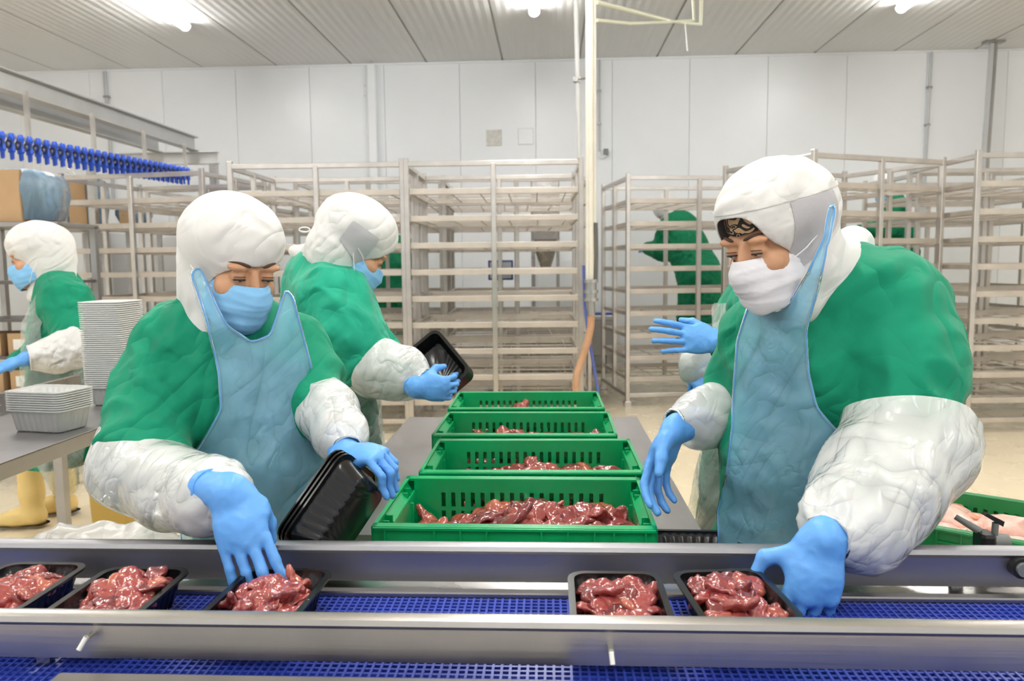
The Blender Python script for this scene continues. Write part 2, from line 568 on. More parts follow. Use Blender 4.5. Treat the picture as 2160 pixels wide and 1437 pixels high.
film('tray_clear', (.97, .97, .96), .88, .15, 6, .001, trl=.25)
mat('pole_paint', (.74, .71, .62), .35, var=(5, .06))
mat('pipe_grey', (.52, .53, .53), .4)
mat('pipe_green', (.66, .67, .52), .4)
mat('hose', (.50, .29, .17), .45, var=(9, .12))
mat('hose_blue', (.10, .14, .45), .4)
mat('cardboard', (.50, .33, .18), .75, var=(4, .06))
film('liner_blue', (.45, .68, .92), .55, .25, 14, .01)
mat('shackle_blue', (.015, .09, .62), .35)
mat('white_paint', (.83, .83, .83), .4)
mat('plate_beige', (.66, .65, .60), .6, var=(20, .15))
mat('black_plastic', (.02, .02, .02), .35)
mat('grey_plastic', (.22, .23, .22), .45)
mat('screen', (.70, .74, .80), .2)
mat('bucket_blue', (.01, .06, .42), .3)
mat('label_white', (.85, .84, .80), .5)
mat('yellow_plastic', (.62, .42, .10), .45)
mat('letter_green', (.03, .12, .03), .5)
mat('boot_yellow', (.80, .60, .24), .42, spec=.45, var=(6, .06))
mat('boot_sole', (.07, .055, .035), .6)
mat('dark_steel', (.16, .15, .14), .4, metal=.6)
film('sheet_plastic', (.93, .91, .87), .7, .3, 7, .015)

# ================================================================ the hall
WALL_Y, CEIL_Z, XL, XR, YB = 11.0, 4.22, -9.0, 9.5, -3.0
b = MB().box((XL - .2, YB, -.15), (XR + .2, WALL_Y + .2, 0.0))
b.obj('floor', 'floor_epoxy', kind='structure')
b = MB().box((XL - .2, YB, CEIL_Z + .02), (XR + .2, WALL_Y + .2, CEIL_Z + .2))
ceiling = b.obj('ceiling', 'ceiling_groove', kind='structure')
PW = 1.045
# ceiling panels run away from the camera; each has shallow ribs
x = -8.995
k = 0
rib_me = {}
while x < XR - .3:
    V = []; Fc = []
    n = 20
    prof = []
    for i in range(n + 1):
        xx = .012 + (PW - .024) * i / n
        prof.append((xx, CEIL_Z - (.0035 if i % 2 else 0)))
    p = MB()
    ring0 = [(a, YB + .02, z) for a, z in prof] + [(prof[-1][0], YB + .02, CEIL_Z + .02), (prof[0][0], YB + .02, CEIL_Z + .02)]
    ring1 = [(a, WALL_Y - .01, z) for a, y, z in ring0]
    if 'm' not in rib_me:
        rib_me['m'] = p.loft([ring0, ring1]).mesh('ceiling_panel', 'ceiling_panel')
    link('ceiling_panel', rib_me['m'], ceiling, (x, 0, 0))
    x += PW
wall = MB().box((XL, WALL_Y + .02, 0), (XR, WALL_Y + .2, CEIL_Z)).obj('wall_back', 'seam', kind='structure')
wp = MB().cbox((.0025, WALL_Y - .0, 0), (PW - .0025, WALL_Y + .03, CEIL_Z), .003).mesh('wall_panel', 'wall_panel')
xs = at_y(1130, 240, WALL_Y)[0]
x = xs - PW * 9
while x < XR:
    link('wall_panel', wp, wall, (x, 0, 0))
    x += PW
MB().box((XL - .2, YB, 0), (XL, WALL_Y + .2, CEIL_Z)).obj('wall_left', 'wall_panel', kind='structure')
MB().box((XR, YB, 0), (XR + .2, WALL_Y + .2, CEIL_Z)).obj('wall_right', 'wall_panel', kind='structure')
# coving where wall and ceiling meet, and the boxed duct on the wall
MB().box((XL, WALL_Y - .03, CEIL_Z - .03), (XR, WALL_Y, CEIL_Z - .004)).obj('trim_1', 'wall_panel', kind='structure')
c = at_y(788, 240, WALL_Y)
duct = thing('wall_duct', 'white boxed cable duct running up the back wall', 'duct', (c[0], WALL_Y - .05, 0))
MB().cbox((-.055, -.05, 0), (.055, .05, CEIL_Z - .03), .006).obj('cover', 'wall_panel', duct)
for px_, py_ in ((770, 181), (778, 181), (770, 202), (778, 202)):
    q = at_y(px_, py_, WALL_Y)
    MB().tube([(q[0] - c[0], .05, q[2]), (q[0] - c[0], .035, q[2])], .012, 8).obj('screw_cap', 'seam', duct)
# two blanking plates
for (px_, py_, lab) in ((1042, 291, 'grubby beige square blanking plate on the white wall'), (1109, 288, 'pale square blanking plate on the wall, nearer the pole')):
    q = at_y(px_, py_, WALL_Y)
    t = thing('blanking_plate', lab, 'plate', (q[0], WALL_Y - .012, q[2]), group='square plates on the back wall')
    MB().cbox((-.1, 0, -.105), (.1, .012, .105), .003).obj('plate_face', 'plate_beige' if px_ < 1100 else 'wall_panel', t)
    MB().box((-.106, .004, -.111), (.106, .0118, .111)).obj('sealant_edge', 'plate_beige', t)

# strip lights: rows running away from the camera
def lamp(x, y, L, label):
    t = thing('strip_light', label, 'ceiling lamp', (x, y, CEIL_Z), group='ceiling strip lights')
    MB().cbox((-.05, -L / 2, -.045), (.05, L / 2, -.002), .008).obj('housing', 'lamp_body', t)
    ring = []
    for s in (-1, 1):
        pass
    P = []
    for yy in (-L / 2 + .02, L / 2 - .02):
        P.append([(.055 * math.cos(a), yy, -.045 - .055 * math.sin(a)) for a in [math.pi * i / 8 for i in range(9)]])
    MB().loft([P[0], P[1]]).obj('diffuser', 'tube_light', t, smooth=True, sharp=40)
    for s in (-1, 1):
        y0 = s * (L / 2 - .01)
        MB().loft([[(.06 * math.cos(a), y0 - .012, -.045 - .06 * math.sin(a)) for a in [math.pi * i / 8 for i in range(9)]],
                   [(.06 * math.cos(a), y0 + .012, -.045 - .06 * math.sin(a)) for a in [math.pi * i / 8 for i in range(9)]]]).obj('end_cap', 'lamp_body', t)
lamp_ends = [at_z(393, 58, CEIL_Z - .06), at_z(1127, 28, CEIL_Z - .06), at_z(1899, 20, CEIL_Z - .06)]
names = ['strip light nearest the left ceiling edge, above the overhead rail', 'strip light in the middle of the ceiling beside the tall pole', 'strip light on the right side of the ceiling']
for e, nm in zip(lamp_ends, names):
    lamp(e[0], e[1] - .75, 1.5, 'glowing white ' + nm)
for yy in (5.2, 2.2, -.8):
    for e in lamp_ends:
        lamp(e[0], yy, 1.5, 'white strip light on the ceiling out over the packing lines')

# ================================================================ conveyor
BELT_Z = .87
CX0, CX1 = -2.3, 2.3
conv = thing('packing_conveyor', 'long steel packing conveyor with a blue mesh belt and guide rails', 'conveyor', (0, 1.2, 0))
def cl(V):
    return (V[0], V[1] - 1.2, V[2])
# belt: moulded links with open holes, rows across the belt; built as a grid of bars over a dark underlayer
ub = MB().box((CX0, -.27, BELT_Z - .022), (CX1, .110, BELT_Z - .012))
ub.obj('belt_underlayer', 'belt_under', conv)
def belt_module(w=.1, y0=-.27, y1=.110):
    """one belt module, 10 cm long: pitch bars across and finger links along"""
    p = MB()
    n = 8
    step = w / n
    for i in range(n):
        xa = i * step
        p.box((xa, y0, BELT_Z - .010), (xa + step * .30, y1, BELT_Z))
    yy = y0; r = 0
    while yy < y1 - .004:
        p.box((0, yy, BELT_Z - .011), (w, yy + .0045, BELT_Z - .0015))
        yy += .0125
        r += 1
    return p.mesh('belt_module', 'belt_blue')
bm_ = belt_module()
x = -1.5
while x < 1.5:
    link('belt_module', bm_, conv, (x, 0, 0)); x += .1
def rail(y, z0, z1, mname, nm, t=.022, x0=CX0, x1=CX1):
    """guide rail with a rolled upper lip"""
    prof = [(-.004, z0), (.012, z0), (.012, z1 - .012), (t * .9, z1 - .006), (t * .7, z1), (.004, z1 + .002), (-.006, z1 - .002), (-.010, z1 - .009), (-.006, z1 - .014), (-.004, z1 - .016)]
    rings = [[(xx, y + a, z) for a, z in prof] for xx in (x0, x1)]
    return MB().loft(rings[::-1]).obj(nm, mname, conv, smooth=True, sharp=35)
near = rail(1.055 - 1.2, .888, .953, 'rail_steel', 'near_guide_rail')
far = rail(1.362 - 1.2, .879, .947, 'guide_steel', 'far_guide_rail')
# belt bed side frame beyond the belt, and the near frame sheet in front
MB().cbox((CX0, .113, BELT_Z - .10), (CX1, .131, BELT_Z + .008), .003).obj('far_side_frame', 'rail_steel', conv)
MB().cbox((CX0, .131, BELT_Z - .10), (CX1, .225, BELT_Z - .002), .003).obj('frame_ledge', 'steel', conv)
xa, xb = at_z(135, 1412, .885)[0], at_z(1205, 1428, .885)[0]
MB().cbox((xa, -.40, BELT_Z + .004), (xb, -.185, BELT_Z + .016), .004).obj('cover_plate', 'rail_steel', conv)
MB().cbox((CX0, -.295, BELT_Z - .12), (CX1, -.272, BELT_Z - .002), .003).obj('near_side_frame', 'rail_steel', conv)
for px_, py_, tilt in ((192, 1338, .5), (1288, 1367, -.1)):
    q = at_y(px_, py_, 1.045)
    o = MB().tube([(q[0], q[1] - 1.2 + .012, q[2]), (q[0], q[1] - 1.2 - .012, q[2])], .0045, 10).obj('rail_bolt', 'steel', conv, smooth=True, sharp=40)
    MB().tube([(q[0], q[1] - 1.2 - .012, q[2] + .001), (q[0] - tilt * .014, q[1] - 1.2 - .02, q[2] - .014)], .0036, 8).obj('bolt_stem', 'label_white', o, smooth=True, sharp=40)
q = at_y(2148, 1195, 1.355)
o = MB().tube([(q[0], .165, q[2]), (q[0], .142, q[2])], .018, 16).obj('rail_knob', 'black_plastic', conv, smooth=True, sharp=40)
MB().tube([(q[0], .143, q[2]), (q[0], .135, q[2])], .012, 16).obj('knob_cap', 'grey_plastic', o, smooth=True, sharp=40)
for xx in (-1.2, 1.15):
    MB().beam((xx, .158, 0), (xx, .158, BELT_Z - .1), .04, .04).obj('leg', 'steel', conv)
    MB().beam((xx, -.242, 0), (xx, -.242, BELT_Z - .12), .04, .04).obj('leg', 'steel', conv)
for xx in (-.75, .72):
    MB().beam((xx, .185, BELT_Z - .1), (xx, .185, .940), .02, .012).obj('rail_bracket', 'steel', conv)
    MB().beam((xx, -.128, BELT_Z - .0), (xx, -.128, .90), .02, .012).obj('rail_bracket', 'steel', conv)
# clamp with handle, mounted on the far side of the conveyor at the right
cq = at_y(2088, 1138, 1.47)
clampt = thing('rail_clamp', 'black rail clamp with long lever handle and wing knob behind the conveyor', 'clamp', cq)
cq = np.array(cq)
hq = [at_y(2015, 1090, 1.50) - cq, at_y(2068, 1122, 1.475) - cq]
MB().tube([hq[0], hq[1]], [.0055, .0075], 12).obj('lever', 'grey_plastic', clampt, smooth=True, sharp=40)
MB().cbox((-.024, -.02, -.026), (.004, .02, .014), .006).obj('clamp_body', 'black_plastic', clampt)
MB().tube([(.004, 0, -.006), (.032, 0, -.006)], .016, 14).obj('sleeve', 'grey_plastic', clampt, smooth=True, sharp=40)
MB().tube([(.008, 0, .005), (.009, 0, .032)], .006, 10).obj('stem', 'grey_plastic', clampt, smooth=True, sharp=40)
MB().loft([[(-.016, -.006, .048), (-.010, -.006, .052), (.022, -.006, .036), (.02, -.006, .026)], [(-.016, .006, .048), (-.010, .006, .052), (.022, .006, .036), (.02, .006, .026)]][::-1]).obj('wing_knob', 'black_plastic', clampt)
MB().beam((.01, 0, -.02), (.01, 0, -.7), .02, .02).obj('post', 'steel', clampt)

# ================================================================ crate table in the middle
TZ = .70
A = at_z(866, 878, TZ); B2 = at_z(1341, 882, TZ)
tx0 = at_z(800, 953, TZ)[0]; tx1 = at_z(1440, 1050, TZ)[0]
tx0, tx1 = min(tx0, A[0]) , max(tx1, B2[0])
TY0, TY1 = 1.46, (A[1] + B2[1]) / 2
tbl = thing('crate_table', 'flat grey steel table carrying the four green crates', 'table', ((tx0 + tx1) / 2, (TY0 + TY1) / 2, 0))
hx, hy = (tx1 - tx0) / 2, (TY1 - TY0) / 2
nl, nr, ny_ = -.47 - (tx0 + tx1) / 2, .40 - (tx0 + tx1) / 2, 2.10 - (TY0 + TY1) / 2   # the near end is narrower, where the packers stand
ring = [(nl, -hy), (nr, -hy), (nr, ny_), (hx, ny_), (hx, hy), (-hx, hy), (-hx, ny_), (nl, ny_)]
MB().loft([[(a, c, TZ - .03) for a, c in ring], [(a, c, TZ) for a, c in ring]]).obj('table_top', 'table_steel', tbl)
for sx in (-1, 1):
    for sy in (-1, 1):
        xx_ = sx * (hx - .06) if sy > 0 else (nl + .05 if sx < 0 else nr - .05)
        MB().beam((xx_, sy * (hy - .1), 0), (xx_, sy * (hy - .1), TZ - .03), .04, .04).obj('leg', 'steel', tbl)
MB().beam((-hx + .06, hy - .1, .2), (hx - .06, hy - .1, .2), .03, .03).obj('stretcher', 'steel', tbl)
MB().beam((nl + .05, -hy + .1, .2), (nr - .05, -hy + .1, .2), .03, .03).obj('stretcher', 'steel', tbl)

# ---------------------------------------------------------------- green crates
CW, CD, CH = .60, .395, .20
def build_crate(mt):
    hw, hd = CW / 2, CD / 2
    fl = MB().cbox((-hw + .022, -hd + .022, 0), (hw - .022, hd - .022, .008), .003)
    parts = [('crate_floor', fl.mesh('crate_floor', mt), (0, 0, 0), 0)]
    # long wall with two rows of slots, drawn at y=0 facing +y
    def longwall(y0):
        p = MB()
        th = .006
        x0, x1 = -hw + .022, hw - .022
        n = 17
        rows = [(.006, .040), (.045, .090), (.095, .150)]
        z_cuts = [(.082, .116), (.126, .164)]
        sx0, sx1 = -.215, .215
        pitch = (sx1 - sx0) / n
        slot = .0105
        p.box((x0, y0 - th / 2, .006), (x1, y0 + th / 2, z_cuts[0][0]))
        p.box((x0, y0 - th / 2, z_cuts[0][1]), (x1, y0 + th / 2, z_cuts[1][0]))
        p.box((x0, y0 - th / 2, z_cuts[1][1]), (x1, y0 + th / 2, CH - .002))
        for z0, z1 in z_cuts:
            xa = x0
            for i in range(n):
                xs_ = sx0 + pitch * (i + .5) - slot / 2
                p.box((xa, y0 - th / 2, z0), (xs_, y0 + th / 2, z1))
                xa = xs_ + slot
            p.box((xa, y0 - th / 2, z0), (x1, y0 + th / 2, z1))
        return p
    for s in (-1, 1):
        parts.append(('long_wall', longwall(s * (hd - .022)).mesh('long_wall', mt), (0, 0, 0), 0))
    for s in (-1, 1):
        p = MB()
        xw = s * (hw - .022)
        p.box((xw - .003, -hd + .022, .006), (xw + .003, hd - .022, CH - .03))
        # ribs and stepped stacking lugs standing inside the short wall
        for yy in (-.11, .11):
            p.box((min(xw, xw - s * .010), yy - .004, .006), (max(xw, xw - s * .010), yy + .004, CH - .045))
        parts.append(('short_wall', p.mesh('short_wall', mt), (0, 0, 0), 0))
        # notch plate: sloping ledge with corner steps
        q = MB()
        xo = s * hw
        def ledge(y0, y1, zin, zout, win):
            xi = s * (hw - win)
            ring0 = [(xo, y0, zout), (xi, y0, zin), (xi, y0, zin - .006), (xo, y0, zout - .008)]
            ring1 = [(a, y1, c) for a, _, c in ring0]
            q.loft([ring0, ring1] if s > 0 else [ring1, ring0])
        ledge(-.085, .085, CH - .028, CH - .004, .024)
        ledge(-hd + .02, -.125, CH - .045, CH - .002, .022)
        ledge(.125, hd - .02, CH - .045, CH - .002, .022)
        for y0, y1 in ((-.125, -.085), (.085, .125)):
            ledge(y0, y1, CH - .075, CH - .05, .024)
        for ye in (-.125, -.085, .085, .125):
            q.box((min(xo, xo - s * .022), ye - .003, CH - .075), (max(xo, xo - s * .022), ye + .003, CH - .012))
        parts.append(('stacking_ledge', q.mesh('stacking_ledge', mt), (0, 0, 0), 0))
    # rim: outward flange with a skirt and ribs
    r = MB()
    for s in (-1, 1):
        r.box((-hw, min(s * hd, s * (hd - .024)), CH - .006), (hw, max(s * hd, s * (hd - .024)), CH))
        r.box((-hw, min(s * hd, s * (hd - .005)), CH - .058), (hw, max(s * hd, s * (hd - .005)), CH - .003))
        r.box((min(s * hw, s * (hw - .005)), -hd, CH - .058), (max(s * hw, s * (hw - .005)), hd, CH - .003))
        r.box((min(s * hw, s * (hw - .009)), -hd, CH - .005), (max(s * hw, s * (hw - .009)), hd, CH))
        # outside ribs of the skirt, seen on the front face
        yo = s * hd
        for xr in (-.27, -.165, -.11, -.055, .06, .115, .17, .21, .275):
            r.box((xr - .002, min(yo, yo + s * .006), CH - .056), (xr + .002, max(yo, yo + s * .006), CH - .004))
        for xr0, xr1 in ((-.165, -.055), (.06, .17)):
            r.box((xr0, min(yo, yo + s * .006), CH - .036), (xr1, max(yo, yo + s * .006), CH - .031))
        r.box((-hw + .004, min(yo, yo + s * .007), CH - .006), (hw - .004, max(yo, yo + s * .007), CH - .001))
    parts.append(('rim', r.mesh('rim', mt), (0, 0, 0), 0))
    return parts
crate_parts = build_crate('crate_green')
def crate(x, y, z, rz, label, parts=crate_parts, group='green crates in a row on the table'):
    t = thing('plastic_crate', label, 'crate', (x, y, z), rz, group)
    for nm, me, lo, _ in parts:
        link(nm, me, t)
    return t
crates = []
spec_c = [(776, 1393, 1115, 'bright green slotted crate heaped with liver, the nearest of the four on the table'),
          (899, 1340, 997, 'second green crate from the conveyor, half full of liver'),
          (906, 1306, 918, 'third green crate from the conveyor, low fill of liver'),
          (938, 1279, 862, 'farthest green crate on the table, nearly empty')]
for i, (xa, xb, yy, lab) in enumerate(spec_c):
    p0 = at_z((xa + xb) / 2, yy, TZ + CH)
    y_front = p0[1]
    if i:
        y_front = max(y_front, crates[-1][1] + CD / 2 + .012)
    crates.append((p0[0], y_front + CD / 2))
    crate(p0[0], y_front + CD / 2, TZ + .001, math.radians((-.8, .4, -.4, .5)[i]), lab)

# ---------------------------------------------------------------- left steel table
LZ = .85
lt = thing('prep_table', 'steel prep table with upturned back edge, holding white trays', 'table', (-1.95, 2.9, 0))
pa, pb = at_z(0, 992, LZ), at_z(236, 882, LZ)
lx1 = (pa[0] + pb[0]) / 2
pc = at_z(165, 792, LZ + .08)
lx0 = pc[0] ; ly1 = pc[1]
ly0 = 1.95
def LT(x, y, z): return (x + 1.95, y - 2.9, z)
MB().cbox(LT(lx0, ly0, LZ - .006), LT(lx1, ly1, LZ), .002).obj('table_top', 'table_steel', lt)
MB().cbox(LT(lx1 - .006, ly0, LZ - .055), LT(lx1, ly1, LZ + .0005), .002).obj('front_edge', 'dull_steel', lt)
MB().cbox(LT(lx0, ly0, LZ - .05), LT(lx0 + .012, ly1, LZ + .085), .003).obj('upstand', 'steel', lt)
MB().cbox(LT(lx0, ly1 - .008, LZ - .055), LT(lx1, ly1, LZ), .002).obj('end_edge', 'steel', lt)
lq = at_y(182, 1000, 3.35)
for (x_, y_) in ((lx1 - .05, 3.42), (lx0 + .05, 3.42), (lx1 - .05, 2.05), (lx0 + .05, 2.05)):
    MB().beam(LT(x_, y_, 0), LT(x_, y_, LZ - .006), .042, .042).obj('leg', 'dull_steel', lt)
MB().beam(LT(lx1 - .05, 2.05, .2), LT(lx1 - .05, 3.42, .2), .035, .035).obj('stretcher', 'dull_steel', lt)
MB().beam(LT(lx0 + .05, 3.42, .2), LT(lx1 - .05, 3.42, .2), .035, .035).obj('stretcher', 'dull_steel', lt)

# ================================================================ tall trolley racks
RH, RWD, RDP = 2.33, 1.455, 1.09
RM = {}
def rack_meshes():
    RM['post'] = MB().cbox((-.021, -.021, .0), (.021, .021, RH), .004).mesh('post', 'rack_steel')
    RM['midpost'] = MB().cbox((-.021, -.021, .12), (.021, .021, RH - .045), .004).mesh('middle_post', 'rack_steel')
    RM['xrail'] = MB().cbox((-RWD / 2 + .02, -.018, -.02), (RWD / 2 - .02, .018, .02), .003).mesh('long_rail', 'rack_steel')
    RM['yrail'] = MB().cbox((-.016, -RDP / 2 + .02, -.02), (.016, RDP / 2 - .02, .02), .003).mesh('side_rail', 'rack_steel')
    RM['xbar'] = MB().cbox((-RWD / 2 + .02, -.012, -.024), (RWD / 2 - .02, .012, .024), .003).mesh('shelf_bar', 'shelf_steel')
    RM['ybar'] = MB().cbox((-.012, -RDP / 2 + .02, -.020), (.012, RDP / 2 - .02, .020), .003).mesh('shelf_side', 'shelf_steel')
    g = MB()
    for i in range(6):
        x = -RWD / 2 + RWD * (i + .5) / 6
        g.beam((x, -RDP / 2 + .01, -.012), (x, RDP / 2 - .01, -.012), .008, .008)
    for yy in (-.27, 0, .27):
        g.beam((-RWD / 2 + .02, yy, -.006), (RWD / 2 - .02, yy, -.006), .016, .012)
    RM['grid'] = g.mesh('shelf_grid', 'shelf_steel')
    RM['foot'] = MB().cbox((-.035, -.035, 0), (.035, .035, .05), .004).mesh('foot', 'rack_steel')
rack_meshes()
TIERS = [2.06, 1.835, 1.61, 1.385, 1.16, .935, .71, .485, .27]
def rack(x, y, yaw, label, far=False, tiers=TIERS):
    t = thing('trolley_rack', label, 'rack', (x, y, 0), yaw, 'steel trolley racks along the back wall')
    for sx in (-1, 1):
        for sy in (-1, 1):
            p = link('post', RM['post'], t, (sx * RWD / 2, sy * RDP / 2, 0))
            if not far: link('foot', RM['foot'], p)
    for sy in (-1, 1):
        link('middle_post', RM['midpost'], t, (0, sy * (RDP / 2 + .004), 0))
        for z in (RH - .045, .11):
            link('long_rail', RM['xrail'], t, (0, sy * RDP / 2, z))
    for sx in (-1, 1):
        link('side_post', RM['midpost'], t, (sx * RWD / 2, 0, 0))
        for z in (RH - .05, .11):
            link('side_rail', RM['yrail'], t, (sx * RWD / 2, 0, z))
    for z in tiers:
        for sy in (-1, 1):
            link('shelf_bar', RM['xbar'], t, (0, sy * (RDP / 2 - .025), z))
        for sx in (-1, 1):
            link('shelf_side', RM['ybar'], t, (sx * (RWD / 2 - .028), 0, z))
        link('shelf_grid', RM['grid'], t, (0, 0, z))
    return t
def rack_front(pxl, pyl, d_unused, yaw_deg, label, **kw):
    """front-left top corner at the pixel, height RH"""
    c = at_z(pxl, pyl, RH)
    a = math.radians(yaw_deg)
    ex = np.array((math.cos(a), math.sin(a))); ey = np.array((-math.sin(a), math.cos(a)))
    m = c[:2] + ex * RWD / 2 + ey * RDP / 2
    return rack(m[0], m[1], a, label, **kw), m, a
rD, mD, aD = rack_front(856, 335, 0, 1.2, 'empty steel trolley rack in the middle, left of the tall pole')
rE, mE, aE = rack_front(484, 341, 0, 1.0, 'empty steel trolley rack behind the two workers in white hoods')
rF, mF, aF = rack_front(128, 366, 0, -9, 'empty steel trolley rack at the far left, below the blue shackle line')
rA, mA, aA = rack_front(1325, 365, 0, 9, 'empty steel trolley rack just right of the pole and hose')
rB, mB_, aB = rack_front(1718, 315, 0, 26, 'steel trolley rack turned at an angle behind the worker in the blue apron')
rC, mC, aC = rack_front(2065, 316, 0, 3, 'steel trolley rack cut off by the right edge of the picture')
for m, a, lab, dy in ((mD, aD, 'second-row steel rack directly behind the middle rack', 1.3), (mE, aE, 'second-row steel rack behind the hooded workers', 1.32),
                      (mF, aF, 'second-row steel rack near the cartons at the far left', 1.34), (mC, aC, 'second-row steel rack behind the one at the right edge', 1.35)):
    rack(m[0] + .12, m[1] + dy, a + .03, lab, far=True)

# ================================================================ tall pole, pipes and hose
def pipe(name, pts, r, m, parent, n=10):
    return MB().tube(pts, r, n).obj(name, m, parent, smooth=True, sharp=50)
PY = 6.0
P0 = at_y(1246, 600, PY)
pole = thing('service_pole', 'tall cream service pole of bundled pipes rising to the ceiling', 'pole', (P0[0], PY, 0))
for dx, dy, r, mt_ in ((-.022, 0, .016, 'pole_paint'), (.002, -.014, .019, 'pole_paint'), (.027, .004, .015, 'pole_paint')):
    pipe('pipe', [(dx, dy, 1.28), (dx, dy, CEIL_Z)], r, mt_, pole, 12)
z0 = at_y(1246, 590, PY)[2]; z1 = at_y(1246, 640, PY)[2]
o = pipe('valve_body', [(0, -.01, z1 + .02), (0, -.01, z0)], .045, 'dull_steel', pole, 14)
for zz in (z1 + .03, (z0 + z1) / 2, z0 - .01):
    pipe('valve_collar', [(0, -.01, zz - .012), (0, -.01, zz + .012)], .058, 'steel', o, 14)
pipe('outlet_pipe', [(0, -.01, z1 + .03), (.005, -.01, at_y(1246, 665, PY)[2])], .03, 'dull_steel', pole, 12)
hp = [at_y(*q) - np.array((P0[0], PY, 0)) for q in ((1247, 660, PY), (1246, 690, PY), (1240, 720, PY), (1228, 755, PY), (1218, 785, PY - .02), (1214, 815, PY - .05), (1222, 880, PY - .05))]
hp += [np.array((.06, -.2, .03)), np.array((.5, -.1, .03))]
pipe('drain_hose', hp, .028, 'hose', pole, 12)
pipe('air_hose', [at_y(*q) - np.array((P0[0], PY, 0)) for q in ((1231, 560, PY + .1), (1233, 640, PY + .1), (1240, 700, PY + .1), (1252, 770, PY + .1), (1262, 830, PY + .1))], .012, 'hose_blue', pole, 8)
pipe('cable', [at_y(*q) - np.array((P0[0], PY, 0)) for q in ((1256, 470, PY), (1257, 540, PY), (1256, 590, PY))], .018, 'dark_steel', pole, 8)
zt = at_y(1258, 5, PY)
bp = [at_y(1258, 5, PY), at_y(1420, 46, PY + 1.3), at_y(1478, 52, PY + 1.6), at_y(1480, -30, PY + 1.6)]
pipe('branch_pipe', [q - np.array((P0[0], PY, 0)) for q in bp], .017, 'pipe_green', pole, 10)
bp = [at_y(1258, 43, PY), at_y(1330, 50, PY + .6), at_y(1464, 44, PY + 1.6), at_y(1460, -30, PY + 1.6)]
pipe('branch_pipe', [q - np.array((P0[0], PY, 0)) for q in bp], .014, 'pipe_green', pole, 10)
pipe('pull_cord', [q - np.array((P0[0], PY, 0)) for q in (at_y(1445, 48, PY + 1.4), at_y(1450, 108, PY + 1.4))], .006, 'wall_panel', pole, 6)
g0, g1 = at_y(1211, -40, 6.6), at_y(1222, 335, 6.6)
drop = thing('drop_pipe', 'thin grey drop pipe clamped beside the cream pole', 'pipe', (g1[0], 6.6, 0))
pipe('tube', [(g0[0] - g1[0], 0, CEIL_Z), (0, 0, g1[2] + .02), (0, 0, g1[2] - .0)], .020, 'pipe_grey', drop, 10)
gc = at_y(1217, 168, 6.6)
pipe('clamp_ring', [(gc[0] - g1[0], 0, gc[2] - .02), (gc[0] - g1[0], 0, gc[2] + .02)], .034, 'dull_steel', drop, 10)
pipe('stay', [(gc[0] - g1[0], 0, gc[2]), tuple(at_y(1240, 164, 6.4) - np.array((g1[0], 6.6, 0)))], .008, 'dull_steel', drop, 6)
# conduits running up the wall
for (xa, ya, xb_, yb_, r, lab) in ((220, 143, 233, 312, .022, 'thin grey conduit on the wall above the overhead rail'), (1264, 108, 1264, 320, .016, 'slim wall conduit ending in a small socket right of the pole'),
                                   (1965, 104, 1953, 330, .018, 'slim grey conduit above the angled rack')):
    q0, q1 = at_y(xa, ya, WALL_Y - .04), at_y(xb_, yb_, WALL_Y - .04)
    t = thing('wall_conduit', lab, 'conduit', (q1[0], WALL_Y - .04, 0), group='conduits on the back wall')
    pipe('tube', [(q0[0] - q1[0], 0, CEIL_Z - .03), (0, 0, q1[2]), (0, 0, q1[2] - (0 if xa == 1264 else .8))], r, 'pipe_grey', t, 8)
    for f in (.35, .7):
        zz = CEIL_Z + (q1[2] - CEIL_Z) * f
        xx = (q0[0] - q1[0]) * (1 - f)
        MB().box((xx - r * 1.6, -r * 1.2, zz - .012), (xx + r * 1.6, .039, zz + .012)).obj('bracket', 'dull_steel', t)
    if xa == 1264:
        e = at_y(1278, 322, WALL_Y - .04)
        pipe('elbow', [(0, 0, q1[2]), (.01, 0, q1[2] - .07), (.05, 0, q1[2] - .09), (e[0] - q1[0], 0, e[2] - .03)], r * .8, 'wall_panel', t, 8)
        MB().cbox((e[0] - q1[0] - .03, -.03, e[2] - .03), (e[0] - q1[0] + .03, .035, e[2] + .05), .005).obj('socket_box', 'grey_plastic', t)
q0, q1 = at_y(2092, 97, 10.6), at_y(2080, 312, 10.6)
t = thing('cable_trunk', 'grey cable trunking dropping from the ceiling at the far right', 'trunking', (q1[0], 10.6, 0))
MB().beam((q0[0] - q1[0], 0, CEIL_Z), (-.06, 0, 1.4), .05, .04).obj('channel', 'pipe_grey', t)
MB().beam((q0[0] - q1[0] + .055, 0, CEIL_Z), (.0, 0, 1.4), .03, .03).obj('cable_bundle', 'dull_steel', t)
MB().box((q0[0] - q1[0] - .1, -.06, CEIL_Z - .03), (q0[0] - q1[0] + .14, .06, CEIL_Z + .001)).obj('ceiling_plate', 'dull_steel', t)

# ================================================================ overhead rail with blue shackles at the left
def ibeam(p, q, h, w, name, parent, o0):
    p = np.array(p) - o0; q = np.array(q) - o0
    m = MB()
    m.beam(p + (0, 0, h / 2), q + (0, 0, h / 2), w, .012)
    m.beam(p - (0, 0, h / 2), q - (0, 0, h / 2), w, .012)
    m.beam(p, q, .010, h)
    return m.obj(name, 'galvanised', parent)
e1 = at_y(398, 302, 9.0)
over = thing('overhead_rail', 'galvanised overhead I-beam rail frame hung at the upper left', 'rail', (e1[0], 9.0, 0))
o0 = np.array((e1[0], 9.0, 0))
za = e1[2] - .01
n1 = at_y(0, 200, 6.1)
ibeam((e1[0] - .0, 3.6, za + .02), (e1[0], 9.15, za + .02), .15, .11, 'long_beam', over, o0)
e2 = at_y(325, 308, 9.0)
ibeam((e2[0], 3.6, za), (e2[0], 9.1, za), .14, .10, 'long_beam', over, o0)
c0, c1 = at_y(190, 322, 9.15), at_y(458, 315, 9.15)
